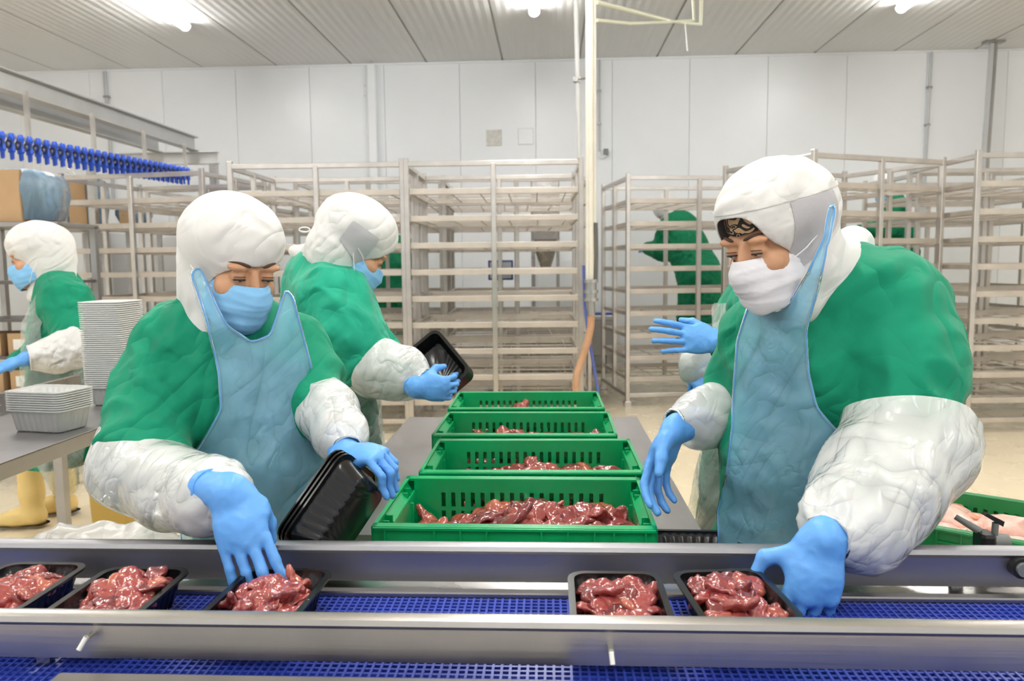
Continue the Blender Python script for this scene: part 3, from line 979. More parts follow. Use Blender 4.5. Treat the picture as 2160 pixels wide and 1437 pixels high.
ibeam((c0[0], 9.15, za - .14), (c1[0], 9.15, za - .14), .13, .10, 'cross_beam', over, o0)
MB().beam(np.array((c1[0] - .05, 9.15, za - .2)) - o0, np.array((c1[0] - .05, 9.15, 0)) - o0, .08, .08).obj('support_post', 'steel', over)
MB().beam(np.array((c0[0], 9.15, za - .2)) - o0, np.array((c0[0], 9.15, 0)) - o0, .08, .08).obj('support_post', 'steel', over)
sA, sB = at_y(0, 292, 5.7), at_y(352, 356, 8.3)
zs = (sA[2] + sB[2]) / 2
sx = lambda y: sA[0] + (sB[0] - sA[0]) * (y - sA[1]) / (sB[1] - sA[1])
szz = lambda y: sA[2] + (sB[2] - sA[2]) * (y - sA[1]) / (sB[1] - sA[1])
for y_ in (6.0, 6.9, 7.8, 8.7):
    MB().beam(np.array((sx(y_) + .02, y_, za - .05)) - o0, np.array((sx(y_) + .02, y_, szz(y_) + .05)) - o0, .03, .03).obj('hanger', 'rack_steel', over)
line = thing('shackle_line', 'chain of bright blue plastic shackles under the overhead rail', 'shackle line', (sB[0], 8.3, sB[2]))
o1 = np.array((sB[0], 8.3, sB[2]))
for dz in (.03, -.03):
    MB().beam(np.array((sx(4.4), 4.4, szz(4.4) + dz)) - o1, np.array((sx(8.9), 8.9, szz(8.9) + dz)) - o1, .035, .02).obj('track', 'rack_steel', line)
sh = MB()
sh.tube([(0, 0, .05), (0, 0, .045), (0, 0, .012), (0, 0, -.02), (0, 0, -.03), (0, 0, -.045), (0, 0, -.085), (0, 0, -.09), (0, 0, -.14)], [.012, .018, .024, .014, .013, .022, .022, .013, .011], 8)

shm = sh.mesh('shackle', 'shackle_blue', True, 40)
rg = MB(); rg.tube([(.02 * math.cos(a), -.03, -.03 + .03 * math.sin(a)) for a in np.linspace(0, 2 * math.pi, 13)], .005, 6, False)
rgm = rg.mesh('shackle_ring', 'black_plastic', True)
for r, dxx in ((0, -.03), (1, .05)):
    y_ = 4.6
    while y_ < 8.7:
        o = link('shackle', shm, line, np.array((sx(y_) + dxx, y_, szz(y_) + (.0 if r == 0 else -.005))) - o1)
        link('shackle_ring', rgm, o)
        y_ += .105
for px_, py_, L in ((70, 335, .12), (86, 345, .16), (140, 335, .1), (153, 345, .1)):
    q = at_y(px_, py_, 5.9) - o1
    MB().tube([q, q - (0, 0, L * .7), q - (-.02, 0, L * .85), q - (-.02, 0, L), q - (.01, 0, L)], .004, 6).obj('hook', 'rack_steel', line)

# ================================================================ cartons with blue liners, cabinets and far equipment
def carton(x0, y0, x1, y1, Y, dp, label, shelf=True):
    a, c = at_y(x0, y1, Y), at_y(x1, y0, Y)
    w, h = c[0] - a[0], c[2] - a[2]
    t = thing('carton', label, 'carton', (a[0] + w / 2, Y + dp / 2, a[2]), group='lined cartons on the left')
    MB().cbox((-w / 2, -dp / 2, 0), (w / 2, dp / 2, h), .004).obj('carton_body', 'cardboard', t)
    p = MB()
    R = []
    for z, g in ((h * .06, .012), (h * .3, .03), (h * .6, .05), (h * .85, .04), (h * 1.01, .02), (h * 1.05, -.05)):
        R.append([(sx_ * (w / 2 + g) + RNG.normal() * .008, sy_ * (dp / 2 + g) + RNG.normal() * .008, z + RNG.normal() * .006)
                  for sx_, sy_ in ((1, 1), (.3, 1), (-.4, 1), (-1, 1), (-1, .3), (-1, -.7), (-.3, -.75), (.5, -.75), (1.15, -.8), (1.2, .2))])
    R = [[v for v in r] for r in R]
    p.loft(R, False, False)
    p.obj('liner_bag', 'liner_blue', t, smooth=True)
    return t, a, c
ct, a, c = carton(-60, 357, 38, 470, 5.0, .42, 'brown carton in a blue liner bag at the left edge')
st = thing('carton_stand', 'steel stand holding a lined carton at the left edge', 'stand', (a[0] + .1, 5.2, 0))
h_ = a[2]
for dx in (-.2, .48):
    for dy in (-.2, .2):
        MB().beam((dx, dy, 0), (dx, dy, h_ - .02), .04, .04).obj('leg', 'dull_steel', st)
MB().cbox((-.22, -.24, h_ - .03), (.5, .24, h_ - .002), .003).obj('stand_top', 'dull_steel', st)
for z in (.35, .6, .85, 1.1, 1.35):
    MB().cbox((-.2, -.2, z), (.48, .2, z + .02), .003).obj('stand_shelf', 'dark_steel', st)
for z, zn in ((.37, 'lowest'), (.62, 'second'), (.87, 'third')):
    for dx, dn in ((-.1, 'left'), (.13, 'right')):
        t = thing('small_carton', 'small cardboard box on the %s shelf of the carton stand, %s of the two' % (zn, dn), 'carton', (a[0] + .1 + dx, 5.18, z), group='small cartons on the stand')
        MB().cbox((-.09, -.12, 0), (.09, .12, .15), .003).obj('box_body', 'cardboard', t)
        MB().box((-.05, -.1215, .04), (.03, -.1195, .11)).obj('paper_label', 'label_white', t)
carton(147, 376, 178, 477, 9.3, .4, 'upright brown carton with blue liner seen through the far-left rack')
carton(252, 440, 284, 473, 9.5, .3, 'small brown carton with blue liner deep behind the left racks')
for (x0, y0, x1, y1, Y, lab) in ((120, 385, 141, 482, 9.4, 'grey plastic covered panel beside the rack corner post'),):
    a, c = at_y(x0, y1, Y), at_y(x1, y0, Y)
    t = thing('covered_panel', lab, 'panel', (a[0], Y, a[2]))
    MB().cbox((0, 0, 0), (c[0] - a[0], .3, c[2] - a[2]), .02).obj('panel_body', 'dull_steel', t)
    MB().cbox((-.02, -.02, -.03), (c[0] - a[0] + .02, .32, .02), .01).obj('cover_hem', 'liner_blue', t)
b0, b1 = at_y(52, 433, 9.2), at_y(300, 478, 9.2)
t = thing('storage_shelf', 'steel shelf frame carrying the far cartons', 'shelf', ((b0[0] + b1[0]) / 2, 9.5, 0))
w = (b1[0] - b0[0]) / 2
zc = at_y(160, 478, 9.3)[2]
MB().cbox((-w, -.25, zc - .05), (w, .3, zc - .005), .004).obj('deck', 'dull_steel', t)
for sx_ in (-1, -.4, .4, 1):
    MB().beam((sx_ * (w - .05), .2, 0), (sx_ * (w - .05), .2, zc - .05), .05, .05).obj('leg', 'dull_steel', t)
MB().beam((-w, .25, at_y(100, 432, 9.2)[2]), (w * .0, .25, at_y(100, 432, 9.2)[2]), .05, .05).obj('cross_bar', 'dark_steel', t)
def cabinet(x0, y0, x1, Y, dp, label, m='white_paint'):
    a, c = at_y(x0, y0, Y), at_y(x1, y0, Y)
    w = c[0] - a[0]
    t = thing('cabinet', label, 'cabinet', (a[0] + w / 2, Y + dp / 2, 0))
    MB().cbox((-w / 2, -dp / 2, .06), (w / 2, dp / 2, a[2]), .006).obj('cabinet_body', m, t)
    d = MB().cbox((-w / 2 + .02, -dp / 2 - .014, .1), (w / 2 - .02, -dp / 2 + .002, a[2] - .03), .005).obj('door', m, t)
    MB().cbox((w / 2 - .06, -dp / 2 - .03, a[2] * .5), (w / 2 - .04, -dp / 2 - .012, a[2] * .5 + .12), .004).obj('handle', 'black_plastic', d)
    MB().box((-w / 2 + .03, -dp / 2 + .03, 0), (w / 2 - .03, dp / 2 - .03, .06)).obj('plinth', 'dark_steel', t)
cabinet(172, 492, 232, 9.9, .5, 'white equipment cabinet behind the far-left rack')
cabinet(316, 496, 380, 10.2, .5, 'pale control cabinet behind the left worker in the white cap')
# steel vessel and monitor behind the middle rack
a, c = at_y(1120, 505, 9.3), at_y(1180, 378, 9.3)
t = thing('steel_hopper', 'plain steel hopper standing behind the middle rack', 'hopper', ((a[0] + c[0]) / 2, 9.6, 0))
w = (c[0] - a[0]) / 2
MB().loft([rrect(w, .3, .03, a[2]), rrect(w, .3, .03, c[2])]).obj('hopper_body', 'steel', t, smooth=True, sharp=40)
MB().loft([rrect(w * .35, .12, .03, a[2] - .35), rrect(w, .3, .03, a[2])]).obj('hopper_cone', 'steel', t, smooth=True, sharp=40)
for sx_ in (-1, 1):
    for sy_ in (-1, 1):
        MB().beam((sx_ * (w - .02), sy_ * .28, 0), (sx_ * (w - .02), sy_ * .28, a[2]), .035, .035).obj('leg', 'steel', t)
a, c = at_y(1030, 591, 9.0), at_y(1082, 549, 9.0)
t = thing('control_screen', 'blue framed control screen on a stand behind the middle rack', 'screen', ((a[0] + c[0]) / 2, 9.0, 0))
w = (c[0] - a[0]) / 2
MB().cbox((-w, 0, a[2]), (w, .05, c[2]), .006).obj('screen_frame', 'hose_blue', t)
MB().box((-w + .02, -.003, a[2] + .02), (w - .02, .002, c[2] - .02)).obj('display', 'screen', t)
MB().beam((0, .03, .03), (0, .03, a[2]), .05, .05).obj('stand_post', 'steel', t)
MB().cbox((-.18, -.15, 0), (.18, .2, .03), .005).obj('stand_foot', 'steel', t)
# machine bench with blue pipe between the middle rack and the pole
a, c = at_y(1180, 690, 8.6), at_y(1262, 640, 8.6)
t = thing('machine_bench', 'low grey machine bench glimpsed behind the pole', 'bench', ((a[0] + c[0]) / 2, 10.4, 0))
MB().cbox((-.9, -.25, .25), (.5, .25, .72), .01).obj('machine_body', 'dull_steel', t)
MB().cbox((-.95, -.3, .72), (.55, .3, .76), .006).obj('bench_top', 'white_paint', t)
for sx_ in (-.85, .45):
    MB().beam((sx_, 0, 0), (sx_, 0, .25), .06, .3).obj('leg', 'dull_steel', t)
MB().tube([(-.9, -.32, .8), (.5, -.32, .8)], .02, 8).obj('blue_pipe', 'hose_blue', t)

# ================================================================ trays
def tray_mesh(name, m, L=.205, Wd=.155, Hh=.058, ribs_long=7, ribs_short=5, rim=.009, t=.0016, nest=False):
    """thermoformed tray: ribbed sloping walls, rounded corners, flat rim; origin at the base centre, long axis = y"""
    def ring(hx, hy, r, z, rib):
        out = []
        nl, ns = ribs_long * 4, ribs_short * 4
        cr = 4
        def side(p0, p1, n, nrm):
            for i in range(n):
                f = (i + .0) / n
                ph = i % 4
                o = rib if ph in (1, 2) else 0
                out.append((p0[0] + (p1[0] - p0[0]) * f - nrm[0] * o, p0[1] + (p1[1] - p0[1]) * f - nrm[1] * o, z))
        def corner(cx, cy, a0):
            for k in range(cr):
                a = a0 + math.pi / 2 * k / cr
                out.append((cx + r * math.cos(a), cy + r * math.sin(a), z))
        side((hx, -hy + r), (hx, hy - r), nl, (1, 0)); corner(hx - r, hy - r, 0)
        side((hx - r, hy), (-hx + r, hy), ns, (0, 1)); corner(-hx + r, hy - r, math.pi / 2)
        side((-hx, hy - r), (-hx, -hy + r), nl, (-1, 0)); corner(-hx + r, -hy + r, math.pi)
        side((-hx + r, -hy), (hx - r, -hy), ns, (0, -1)); corner(hx - r, -hy + r, 1.5 * math.pi)
        return out
    hx, hy = Wd / 2 - rim, L / 2 - rim
    sl = .014
    o = [ring(hx - sl - .006, hy - sl - .006, .016, 0, 0), ring(hx - sl, hy - sl, .02, .005, .003), ring(hx - .003, hy - .003, .024, Hh - .014, .003),
         ring(hx - .001, hy - .001, .024, Hh - .011, 0), ring(hx, hy, .024, Hh - .001, 0), ring(hx + rim - .001, hy + rim - .001, .03, Hh - .001, 0), ring(hx + rim, hy + rim, .03, Hh - .004, 0),
         ring(hx + rim, hy + rim, .03, Hh, 0), ring(hx - t, hy - t, .022, Hh, 0), ring(hx - .001 - t, hy - .001 - t, .022, Hh - .011, 0), ring(hx - .003 - t, hy - .003 - t, .022, Hh - .014, .003),
         ring(hx - sl - t, hy - sl - t, .018, .005 + t, .003), ring(hx - sl - .006, hy - sl - .006, .014, t, 0)]
    return MB().loft(o).mesh(name, m, True, 50)
TRAY_H = .058
tray_me = tray_mesh('food_tray', 'tray_black')
tray_w = tray_mesh('white_tray', 'tray_white', L=.25, Wd=.185, Hh=.085, rim=.013)
tray_c = tray_mesh('clear_tray', 'tray_clear', L=.25, Wd=.185, Hh=.085)

# ================================================================ raw liver
def liver_material():
    m = bpy.data.materials.new('liver')
    m.use_nodes = True
    nt = m.node_tree; N = nt.nodes.new; L = nt.links.new
    b = nt.nodes['Principled BSDF']
    oi = N('ShaderNodeObjectInfo'); co = N('ShaderNodeTexCoord'); n = N('ShaderNodeTexNoise')
    L(co.outputs['Object'], n.inputs['Vector']); n.inputs['Scale'].default_value = 22; n.inputs['Detail'].default_value = 4
    ad = N('ShaderNodeMath'); ad.operation = 'ADD'
    sc = N('ShaderNodeMath'); sc.operation = 'MULTIPLY'; sc.inputs[1].default_value = .75
    L(oi.outputs['Random'], sc.inputs[0]); L(sc.outputs[0], ad.inputs[0])
    s2 = N('ShaderNodeMath'); s2.operation = 'MULTIPLY'; s2.inputs[1].default_value = .5; L(n.outputs['Fac'], s2.inputs[0]); L(s2.outputs[0], ad.inputs[1])
    r = N('ShaderNodeValToRGB')
    e = r.color_ramp.elements
    e[0].position = .2; e[0].color = (.12, .014, .020, 1)
    e[1].position = 1.0; e[1].color = (.46, .12, .075, 1)
    for p, c in ((.42, (.24, .038, .038, 1)), (.62, (.36, .07, .06, 1)), (.8, (.27, .036, .04, 1))):
        q = e.new(p); q.color = c
    L(ad.outputs[0], r.inputs[0]); L(r.outputs[0], b.inputs['Base Color'])
    b.inputs['Roughness'].default_value = .2
    b.inputs['Specular IOR Level'].default_value = .6
    b.inputs['Coat Weight'].default_value = .6
    b.inputs['Coat Roughness'].default_value = .07
    b.inputs['Subsurface Weight'].default_value = .0
    bp = N('ShaderNodeBump'); bp.inputs['Distance'].default_value = .004; bp.inputs['Strength'].default_value = .55
    n2 = N('ShaderNodeTexNoise'); n2.inputs['Scale'].default_value = 75; n2.inputs['Detail'].default_value = 3; L(co.outputs['Object'], n2.inputs['Vector'])
    L(n2.outputs['Fac'], bp.inputs['Height']); L(bp.outputs[0], b.inputs['Normal']); L(bp.outputs[0], b.inputs['Coat Normal'])
    MATS['liver'] = m
liver_material()
def liver_mesh(seed):
    r = np.random.default_rng(seed)
    s = Shape(.008)
    s.ell((-.014, 0, 0), (.026 + r.uniform(-.004, .006), .022 + r.uniform(-.003, .004), .0085))
    s.ell((.018, r.uniform(-.014, .014), r.uniform(-.002, .006)), (.022, .017 + r.uniform(-.003, .004), .0075))
    if seed % 2:
        s.ell((r.uniform(-.01, .01), r.uniform(.016, .024) * (1 if seed % 4 == 1 else -1), .004), (.020, .015, .007))
    if seed % 3 == 0:
        s.cone((.03, 0, 0), (.044, r.uniform(-.014, .014), .004), .008, .003)
    s.ell((r.uniform(-.02, .01), r.uniform(-.02, .02), .013), (.016, .0025, .008), r_rot(r.uniform(0, 3)), k=.005, neg=True)
    off = r.uniform(0, 50, 3)
    V, Q = surf(s, .0036, disp=lambda P, N: .006 * noise3(P * 40 + off) + .0028 * noise3(P * 105 + off), it=1)
    V[:, 2] -= 7.0 * (V[:, 0] ** 2) * (1 if seed % 4 else -.4) + 6.0 * V[:, 1] ** 2 * r.uniform(-.3, 1)
    V[:, 2] += .005 * noise3(np.stack([V[:, 0] * 55, V[:, 1] * 55, 0 * V[:, 0] + seed], 1))
    return fastmesh('liver_piece', V, Q, 'liver')
def r_rot(a):
    return np.array(((math.cos(a), math.sin(a), 0), (-math.sin(a), math.cos(a), 0), (0, 0, 1)))
liver_me = [liver_mesh(i) for i in range(12)]
def heap_bed(name, cx, cy, z0, hx, hy, hfun, label, cat, n=34, m='liver', amp=.012, parent=None):
    """lumpy lower mass of a heap, closed below"""
    xs_ = np.linspace(-hx, hx, n); ys_ = np.linspace(-hy, hy, max(8, int(n * hy / hx)))
    X, Y = np.meshgrid(xs_, ys_, indexing='ij')
    P = np.stack([X + cx, Y + cy, 0 * X], -1)
    Z = hfun(X, Y) + amp * (1 - np.abs(noise3(P * 22)) * 2) - amp
    nx, ny = X.shape
    edge = np.minimum(np.minimum((X + hx), (hx - X)), np.minimum(Y + hy, hy - Y))
    Z = np.maximum(.004, Z * np.clip(edge / .012, .3, 1))
    V = np.concatenate([np.stack([X, Y, Z], -1).reshape(-1, 3), np.stack([X, Y, 0 * X + .001], -1).reshape(-1, 3)])
    I = np.arange(nx * ny).reshape(nx, ny)
    Q = np.stack([I[:-1, :-1], I[1:, :-1], I[1:, 1:], I[:-1, 1:]], -1).reshape(-1, 4)
    Qs = [Q, Q[:, ::-1] + nx * ny]
    for row in (I[:, 0], I[-1, :], I[::-1, -1], I[0, ::-1]):
        Qs.append(np.stack([row[:-1], row[:-1] + nx * ny, row[1:] + nx * ny, row[1:]], 1)[:, ::-1])
    me = fastmesh(name, V, np.concatenate(Qs), m)
    return link(name, me, None, (cx, cy, z0), None, label, cat, kind='stuff')
_count = [0]
def scatter(cx, cy, z0, hx, hy, hfun, count, label, group, smin=.9, smax=1.3, seed=0, ybias=1.0, rz=0.0):
    r = np.random.default_rng(seed)
    pts = []
    tries = 0
    md = math.sqrt(4 * hx * hy / count) * .78
    while len(pts) < count and tries < 6000:
        tries += 1
        p = np.array((r.uniform(-hx, hx), hy - 2 * hy * r.uniform() ** ybias))
        if all(np.hypot(*(p - q)) > md for q in pts):
            pts.append(p)
        elif tries % 200 == 0:
            md *= .93
    for p in pts:
        s = r.uniform(smin, smax)
        z = float(hfun(p[0], p[1]))
        p = np.array((p[0] * math.cos(rz) - p[1] * math.sin(rz), p[0] * math.sin(rz) + p[1] * math.cos(rz)))
        o = link('liver_piece', liver_me[int(r.integers(len(liver_me)))], None,
                 (cx + p[0], cy + p[1], z0 + z + .003), (r.normal() * .28, r.normal() * .28, r.uniform(0, 6.28)), label, 'raw liver', group)
        o.scale = (s, s * r.uniform(.85, 1.15), s * r.uniform(.9, 1.3))
        _count[0] += 1

# filled trays on the belt
TR = [(105, 1188, 'black tray of liver leaving the picture at the left end of the belt', 0),
      (318, 1198, 'second black tray of liver from the left, touching its neighbour', 0),
      (612, 1200, 'black tray of liver under the gloved hand of the worker in the white cap', -2),
      (1293, 1207, 'black tray of liver alone in the middle of the belt', 0),
      (1520, 1203, 'black tray of liver gripped by the blue-gloved hand at the right', 6)]
TZR = BELT_Z + TRAY_H
tray_objs = []
for i, (px_, py_, lab, rz) in enumerate(TR):
    c = at_z(px_, py_, TZR)
    cy = c[1] - .205 / 2 + .002
    o = link('food_tray', tray_me, None, (c[0], cy, BELT_Z + .001), (0, 0, math.radians(rz)), lab, 'tray', 'filled black trays on the belt')
    tray_objs.append((c[0], cy))
    hf = (lambda k: (lambda x, y: .030 + .020 * np.exp(-((x - (.012, .008, 0, .0, .0)[k]) ** 2 + (y - .02) ** 2) / .0035) - .02 * np.clip((y - .055) / .03, 0, 1)))(i)
    where = ['leftmost tray', 'second tray from the left', 'tray under the capped worker\'s hand', 'lone middle tray', 'tray held at the right'][i]
    heap_bed('liver_mass', c[0], cy, BELT_Z + .004, .052, .076, hf, 'wet liver filling the bottom of the ' + where, 'raw liver', n=16, amp=.006).rotation_euler = (0, 0, math.radians(rz))
    scatter(c[0], cy, BELT_Z + .004, .039, .064, hf, 22, 'glossy raw liver piece in the ' + where, 'liver in the ' + where, .80, 1.1, seed=20 + i, rz=math.radians(rz))
# crates
fills = [(lambda x, y: .100 + .055 * np.exp(-((x - .03) ** 2 / .02 + (y + .0) ** 2 / .02)) + .025 * np.exp(-((x - .19) ** 2 / .004 + (y + .03) ** 2 / .01)) - .035 * np.exp(-((x + .17) ** 2 / .004 + (y - .06) ** 2 / .012)), 75, 'nearest green crate'),
         (lambda x, y: .105 + .012 * np.sin(x * 17 + 1) + .02 * np.exp(-((x - .2) ** 2 / .004)), 42, 'second green crate'),
         (lambda x, y: .108 + .010 * np.sin(x * 21 + 2) + .012 * np.exp(-((x - .16) ** 2 / .006)), 30, 'third green crate'),
         (lambda x, y: .108 + .035 * np.exp(-((x + .02) ** 2 / .003 + (y - .1) ** 2 / .004)), 20, 'farthest green crate')]
for i, ((cx, cy), (hf, cnt, where)) in enumerate(zip(crates, fills)):
    heap_bed('liver_mass', cx, cy, TZ + .010, .272, .168, hf, 'mass of wet liver lining the ' + where, 'raw liver', n=60, amp=.012)
    scatter(cx, cy, TZ + .010, .255, .150, hf, cnt, 'glossy raw liver piece in the ' + where, 'liver in the ' + where, 1.25, 1.75, seed=40 + i, ybias=(1.0, .7, .6, .6)[i])
print('liver pieces', _count[0])

# stack of empty black trays on the table by the right-hand worker
for i in range(10):
    c = pt(1464, 1140, 1.70)
    link('food_tray', tray_me, None, (c[0], 1.66, TZ + .001 + i * .0098), (0, 0, math.radians(88 + RNG.normal())),
         'empty black tray topping the stack between the near crate and blue apron' if i == 9 else 'black tray nested under the top one beside the near crate, tray %d from the table' % (i + 1), 'tray', 'stack of empty black trays by the near crate')

# white tray stacks on the prep table
def stack(me, px_, py_, n, step, z, rz, lab_each, lab_top, group, tilt=0.0):
    c = at_z(px_, py_, z)
    for i in range(n):
        link('nested_tray', me, None, (c[0] + tilt * i * step, c[1], z + .001 + i * step), (0, 0, math.radians(rz + RNG.normal() * .3)), lab_top if i == n - 1 else ('lowest ' + lab_each if i == 0 else lab_each + ', %d%s from the top' % (n - i, {1: 'st', 2: 'nd', 3: 'rd'}.get((n - i) % 10 if (n - i) // 10 != 1 else 0, 'th'))), 'tray', group)
    return c
stack(tray_w, 250, 848, 42, .0090, LZ, 4, 'white tray nested in the tall stack on the prep table', 'topmost white tray of the tall stack on the prep table', 'tall stack of white trays', -.02)
stack(tray_c, 110, 905, 9, .0085, LZ, 80, 'clear tray nested in the low stack on the prep table', 'topmost clear tray of the low stack on the prep table', 'low stack of clear trays')

# ================================================================ things under and beyond the prep table
bk = at_y(262, 1060, 4.0)
t = thing('yellow_bin', 'yellow plastic bin with dark green letters behind the prep table leg', 'bin', (bk[0] - .02, 4.05, 0))
MB().loft([rrect(.12, .15, .05, .0), rrect(.13, .17, .05, at_y(236, 985, 3.9)[2]), rrect(.14, .18, .05, at_y(236, 985, 3.9)[2] + .02)]).obj('bin_body', 'yellow_plastic', t, smooth=True, sharp=50)
zb = at_y(236, 985, 3.9)[2] + .02
cu = bpy.data.curves.new('lettering', 'FONT'); cu.body = 'EN'; cu.size = .07; cu.extrude = .002
cu.materials.append(MATS['letter_green'])
q = at_y(206, 1032, 3.88)
o = link('lettering', cu)
bpy.context.view_layer.update()
lme = bpy.data.meshes.new_from_object(o.evaluated_get(bpy.context.evaluated_depsgraph_get()))
bpy.data.objects.remove(o)
link('lettering', lme, t, (q[0] - bk[0] + .02, -.172, q[2]), (math.pi / 2, 0, 0))
t = thing('blue_bucket', 'dark blue bucket with a white label standing on the yellow bin', 'bucket', (bk[0] + .03, 4.05, zb))
h_ = at_y(236, 925, 3.9)[2] - zb
R = []
for z, r in ((0, .12), (h_ * .95, .155), (h_, .165), (h_ - .01, .15), (.01, .112)):
    R.append([(r * math.cos(a), r * math.sin(a), z) for a in np.linspace(0, 2 * math.pi, 25)[:-1]])
MB().loft(R).obj('bucket_body', 'bucket_blue', t, smooth=True, sharp=50)
lab = []
for z in (h_ * .12, h_ * .8):
    rr = .12 + .035 * z / h_ / .95 + .002
    lab.append([(rr * math.cos(a), rr * math.sin(a), z) for a in np.linspace(-2.7, -1.75, 9)])
p = MB(); n = 9
p.add(lab[0] + lab[1], [(i, i + 1, n + i + 1, n + i) for i in range(n - 1)])
p.obj('paper_label', 'label_white', t, smooth=True)
MB().tube([(.165 * math.cos(a), -.02 - .03 * math.sin(a), h_ - .02 - .13 * math.sin(a)) for a in np.linspace(0, math.pi, 13)], .004, 6).obj('bail_handle', 'label_white', t)

# white plastic bag slumped behind the rail at the left
bag = Shape(.06)
bc = at_y(225, 1150, 1.95)
for dx, dy, dz, rx, ry, rz_ in ((-.10, 0, .0, .09, .07, .05), (.02, .02, -.01, .1, .08, .055), (.12, 0, -.02, .09, .07, .05), (0, 0, -.12, .16, .1, .1)):
    bag.ell(bc + np.array((dx, dy, dz)), (rx, ry, rz_))
V, Q = surf(bag, .008, disp=lambda P, N: .016 * (ridge(P * 11) - .5) + .006 * noise3(P * 40))
t = thing('plastic_bag', 'crumpled milky plastic bag slumped behind the conveyor at the left', 'bag', (bc[0], bc[1], 0))
me = fastmesh('bag_film', V - np.array((bc[0], bc[1], 0)), Q, 'sheet_plastic'); link('bag_film', me, t)
zb_ = bc[2] - .2
t2 = thing('bag_trolley', 'low steel trolley under the plastic bag', 'trolley', (bc[0], bc[1] , 0))
MB().cbox((-.22, -.12, zb_ - .03), (.22, .14, zb_), .004).obj('deck', 'steel', t2)
for sx_ in (-.19, .19):
    for sy_ in (-.09, .11):
        MB().beam((sx_, sy_, 0), (sx_, sy_, zb_ - .03), .03, .03).obj('leg', 'steel', t2)

# ================================================================ crate of chickens at the right
mat('chicken_skin', (.80, .50, .42), .35, spec=.5, coat=.3, var=(26, .16), bump=(150, .35, .003))
mat('chicken_flesh', (.72, .30, .20), .3, coat=.4, var=(40, .2))
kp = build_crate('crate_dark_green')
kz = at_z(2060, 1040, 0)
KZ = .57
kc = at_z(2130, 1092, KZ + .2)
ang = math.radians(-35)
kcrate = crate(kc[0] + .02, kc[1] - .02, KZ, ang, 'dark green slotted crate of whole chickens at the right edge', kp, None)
kt = thing('crate_dolly', 'low steel dolly under the chicken crate', 'dolly', (kc[0] + .02, kc[1] - .02, 0), ang)
MB().cbox((-.3, -.2, KZ - .04), (.3, .2, KZ - .005), .004).obj('deck', 'steel', kt)
for sx_ in (-.26, .26):
    for sy_ in (-.16, .16):
        MB().beam((sx_, sy_, .06), (sx_, sy_, KZ - .04), .03, .03).obj('leg', 'steel', kt)
        MB().tube([(sx_, sy_ - .015, .04), (sx_, sy_ + .015, .04)], .04, 14).obj('caster', 'black_plastic', kt, smooth=True, sharp=40)
def chicken_mesh(seed):
    r = np.random.default_rng(seed)
    s = Shape(.025)
    s.ell((0, 0, .0), (.085, .058, .052)); s.ell((.045, 0, .01), (.05, .052, .048))
    for q in (-1, 1):
        s.cone((-.035, q * .04, .0), (-.085, q * .055, .02), .034, .017); s.cone((-.085, q * .055, .02), (-.055, q * .06, .035), .017, .009, k=.012)
        s.cone((.055, q * .05, .0), (.025, q * .075, .012), .015, .012, k=.012)
    s.cone((.085, 0, .0), (.115, .01, -.005), .018, .012)
    V, Q = surf(s, .007, disp=lambda P, N: .006 * noise3(P * 22 + seed) + .002 * noise3(P * 70), it=1)
    return fastmesh('chicken_skin', V, Q, 'chicken_skin')
chm = [chicken_mesh(1), chicken_mesh(5)]
fl = Shape(.012); fl.ell((0, 0, 0), (.026, .02, .008)); fl.ell((.02, .012, 0), (.016, .012, .007))
Vf, Qf = surf(fl, .004, disp=lambda P, N: .004 * noise3(P * 60))
flm = fastmesh('neck_flesh', Vf, Qf, 'chicken_flesh')
spots = [(-.17, .08, .14, 1.0, 'whole plucked chicken at the far corner of the dark green crate'), (-.19, -.08, .13, .2, 'whole plucked chicken nearest the white sleeve in the dark green crate'),
         (-.02, .06, .145, 2.3, 'big pale plucked chicken along the slotted crate wall'), (-.03, -.09, .135, -.4, 'plucked chicken behind the rail clamp'),
         (.14, .07, .14, 1.9, 'plucked chicken at the picture edge by the slots'), (.13, -.09, .13, .5, 'plucked chicken at the picture edge near the rail')]
ca, sa = math.cos(ang), math.sin(ang)
for i, (dx, dy, dz, rz, lab) in enumerate(spots):
    t = thing('whole_chicken', lab, 'raw chicken', (kc[0] + .02 + dx * ca - dy * sa, kc[1] - .02 + dx * sa + dy * ca, KZ + dz - .01), rz, 'whole chickens in the dark green crate')
    link('carcass', chm[i % 2], t, None, (.3 * (-1) ** i, .25, 0))
    link('neck_flesh', flm, t, (.09, .0, .03))
bed = heap_bed('chicken_mass', kc[0] + .02, kc[1] - .02, KZ + .011, .26, .165, lambda x, y: .085 + 0 * x, 'lower layer of chickens hidden in the dark green crate', 'raw chicken', n=30, m='chicken_skin', amp=.02)
bed.rotation_euler = (0, 0, ang)

# ================================================================ people
mat('gown_green', (.004, .265, .145), .7, spec=.2, sheen=.1, var=(7, .06), bump=(9, 1.0, .07, None, 'folds'))
mat('gown_teal', (.008, .35, .215), .7, spec=.25, sheen=.15, var=(7, .07), bump=(9, 1.0, .07, None, 'folds'))
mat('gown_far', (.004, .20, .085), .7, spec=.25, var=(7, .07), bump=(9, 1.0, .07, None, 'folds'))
mat('hood_white', (.77, .765, .755), .8, spec=.2, sheen=.05, bump=(11, .8, .05, None, 'folds'))
mat('hood_mesh', (.56, .55, .58), .8, bump=(700, .8, .002))
mat('skin', (.60, .325, .19), .5, spec=.4, sub=.08, var=(30, .05), bump=(220, .08, .001))
mat('lash', (.02, .012, .010), .6)
mat('brow', (.07, .035, .022), .7)
mat('eye_white', (.75, .72, .68), .2)
mat('iris', (.03, .015, .01), .15)
mat('mask_blue', (.25, .54, .86), .75, spec=.2, bump=(38, .45, .004, (.25, .25, 1)))
mat('mask_white', (.78, .78, .83), .75, spec=.2, bump=(30, .45, .004, (.25, .25, 1)))
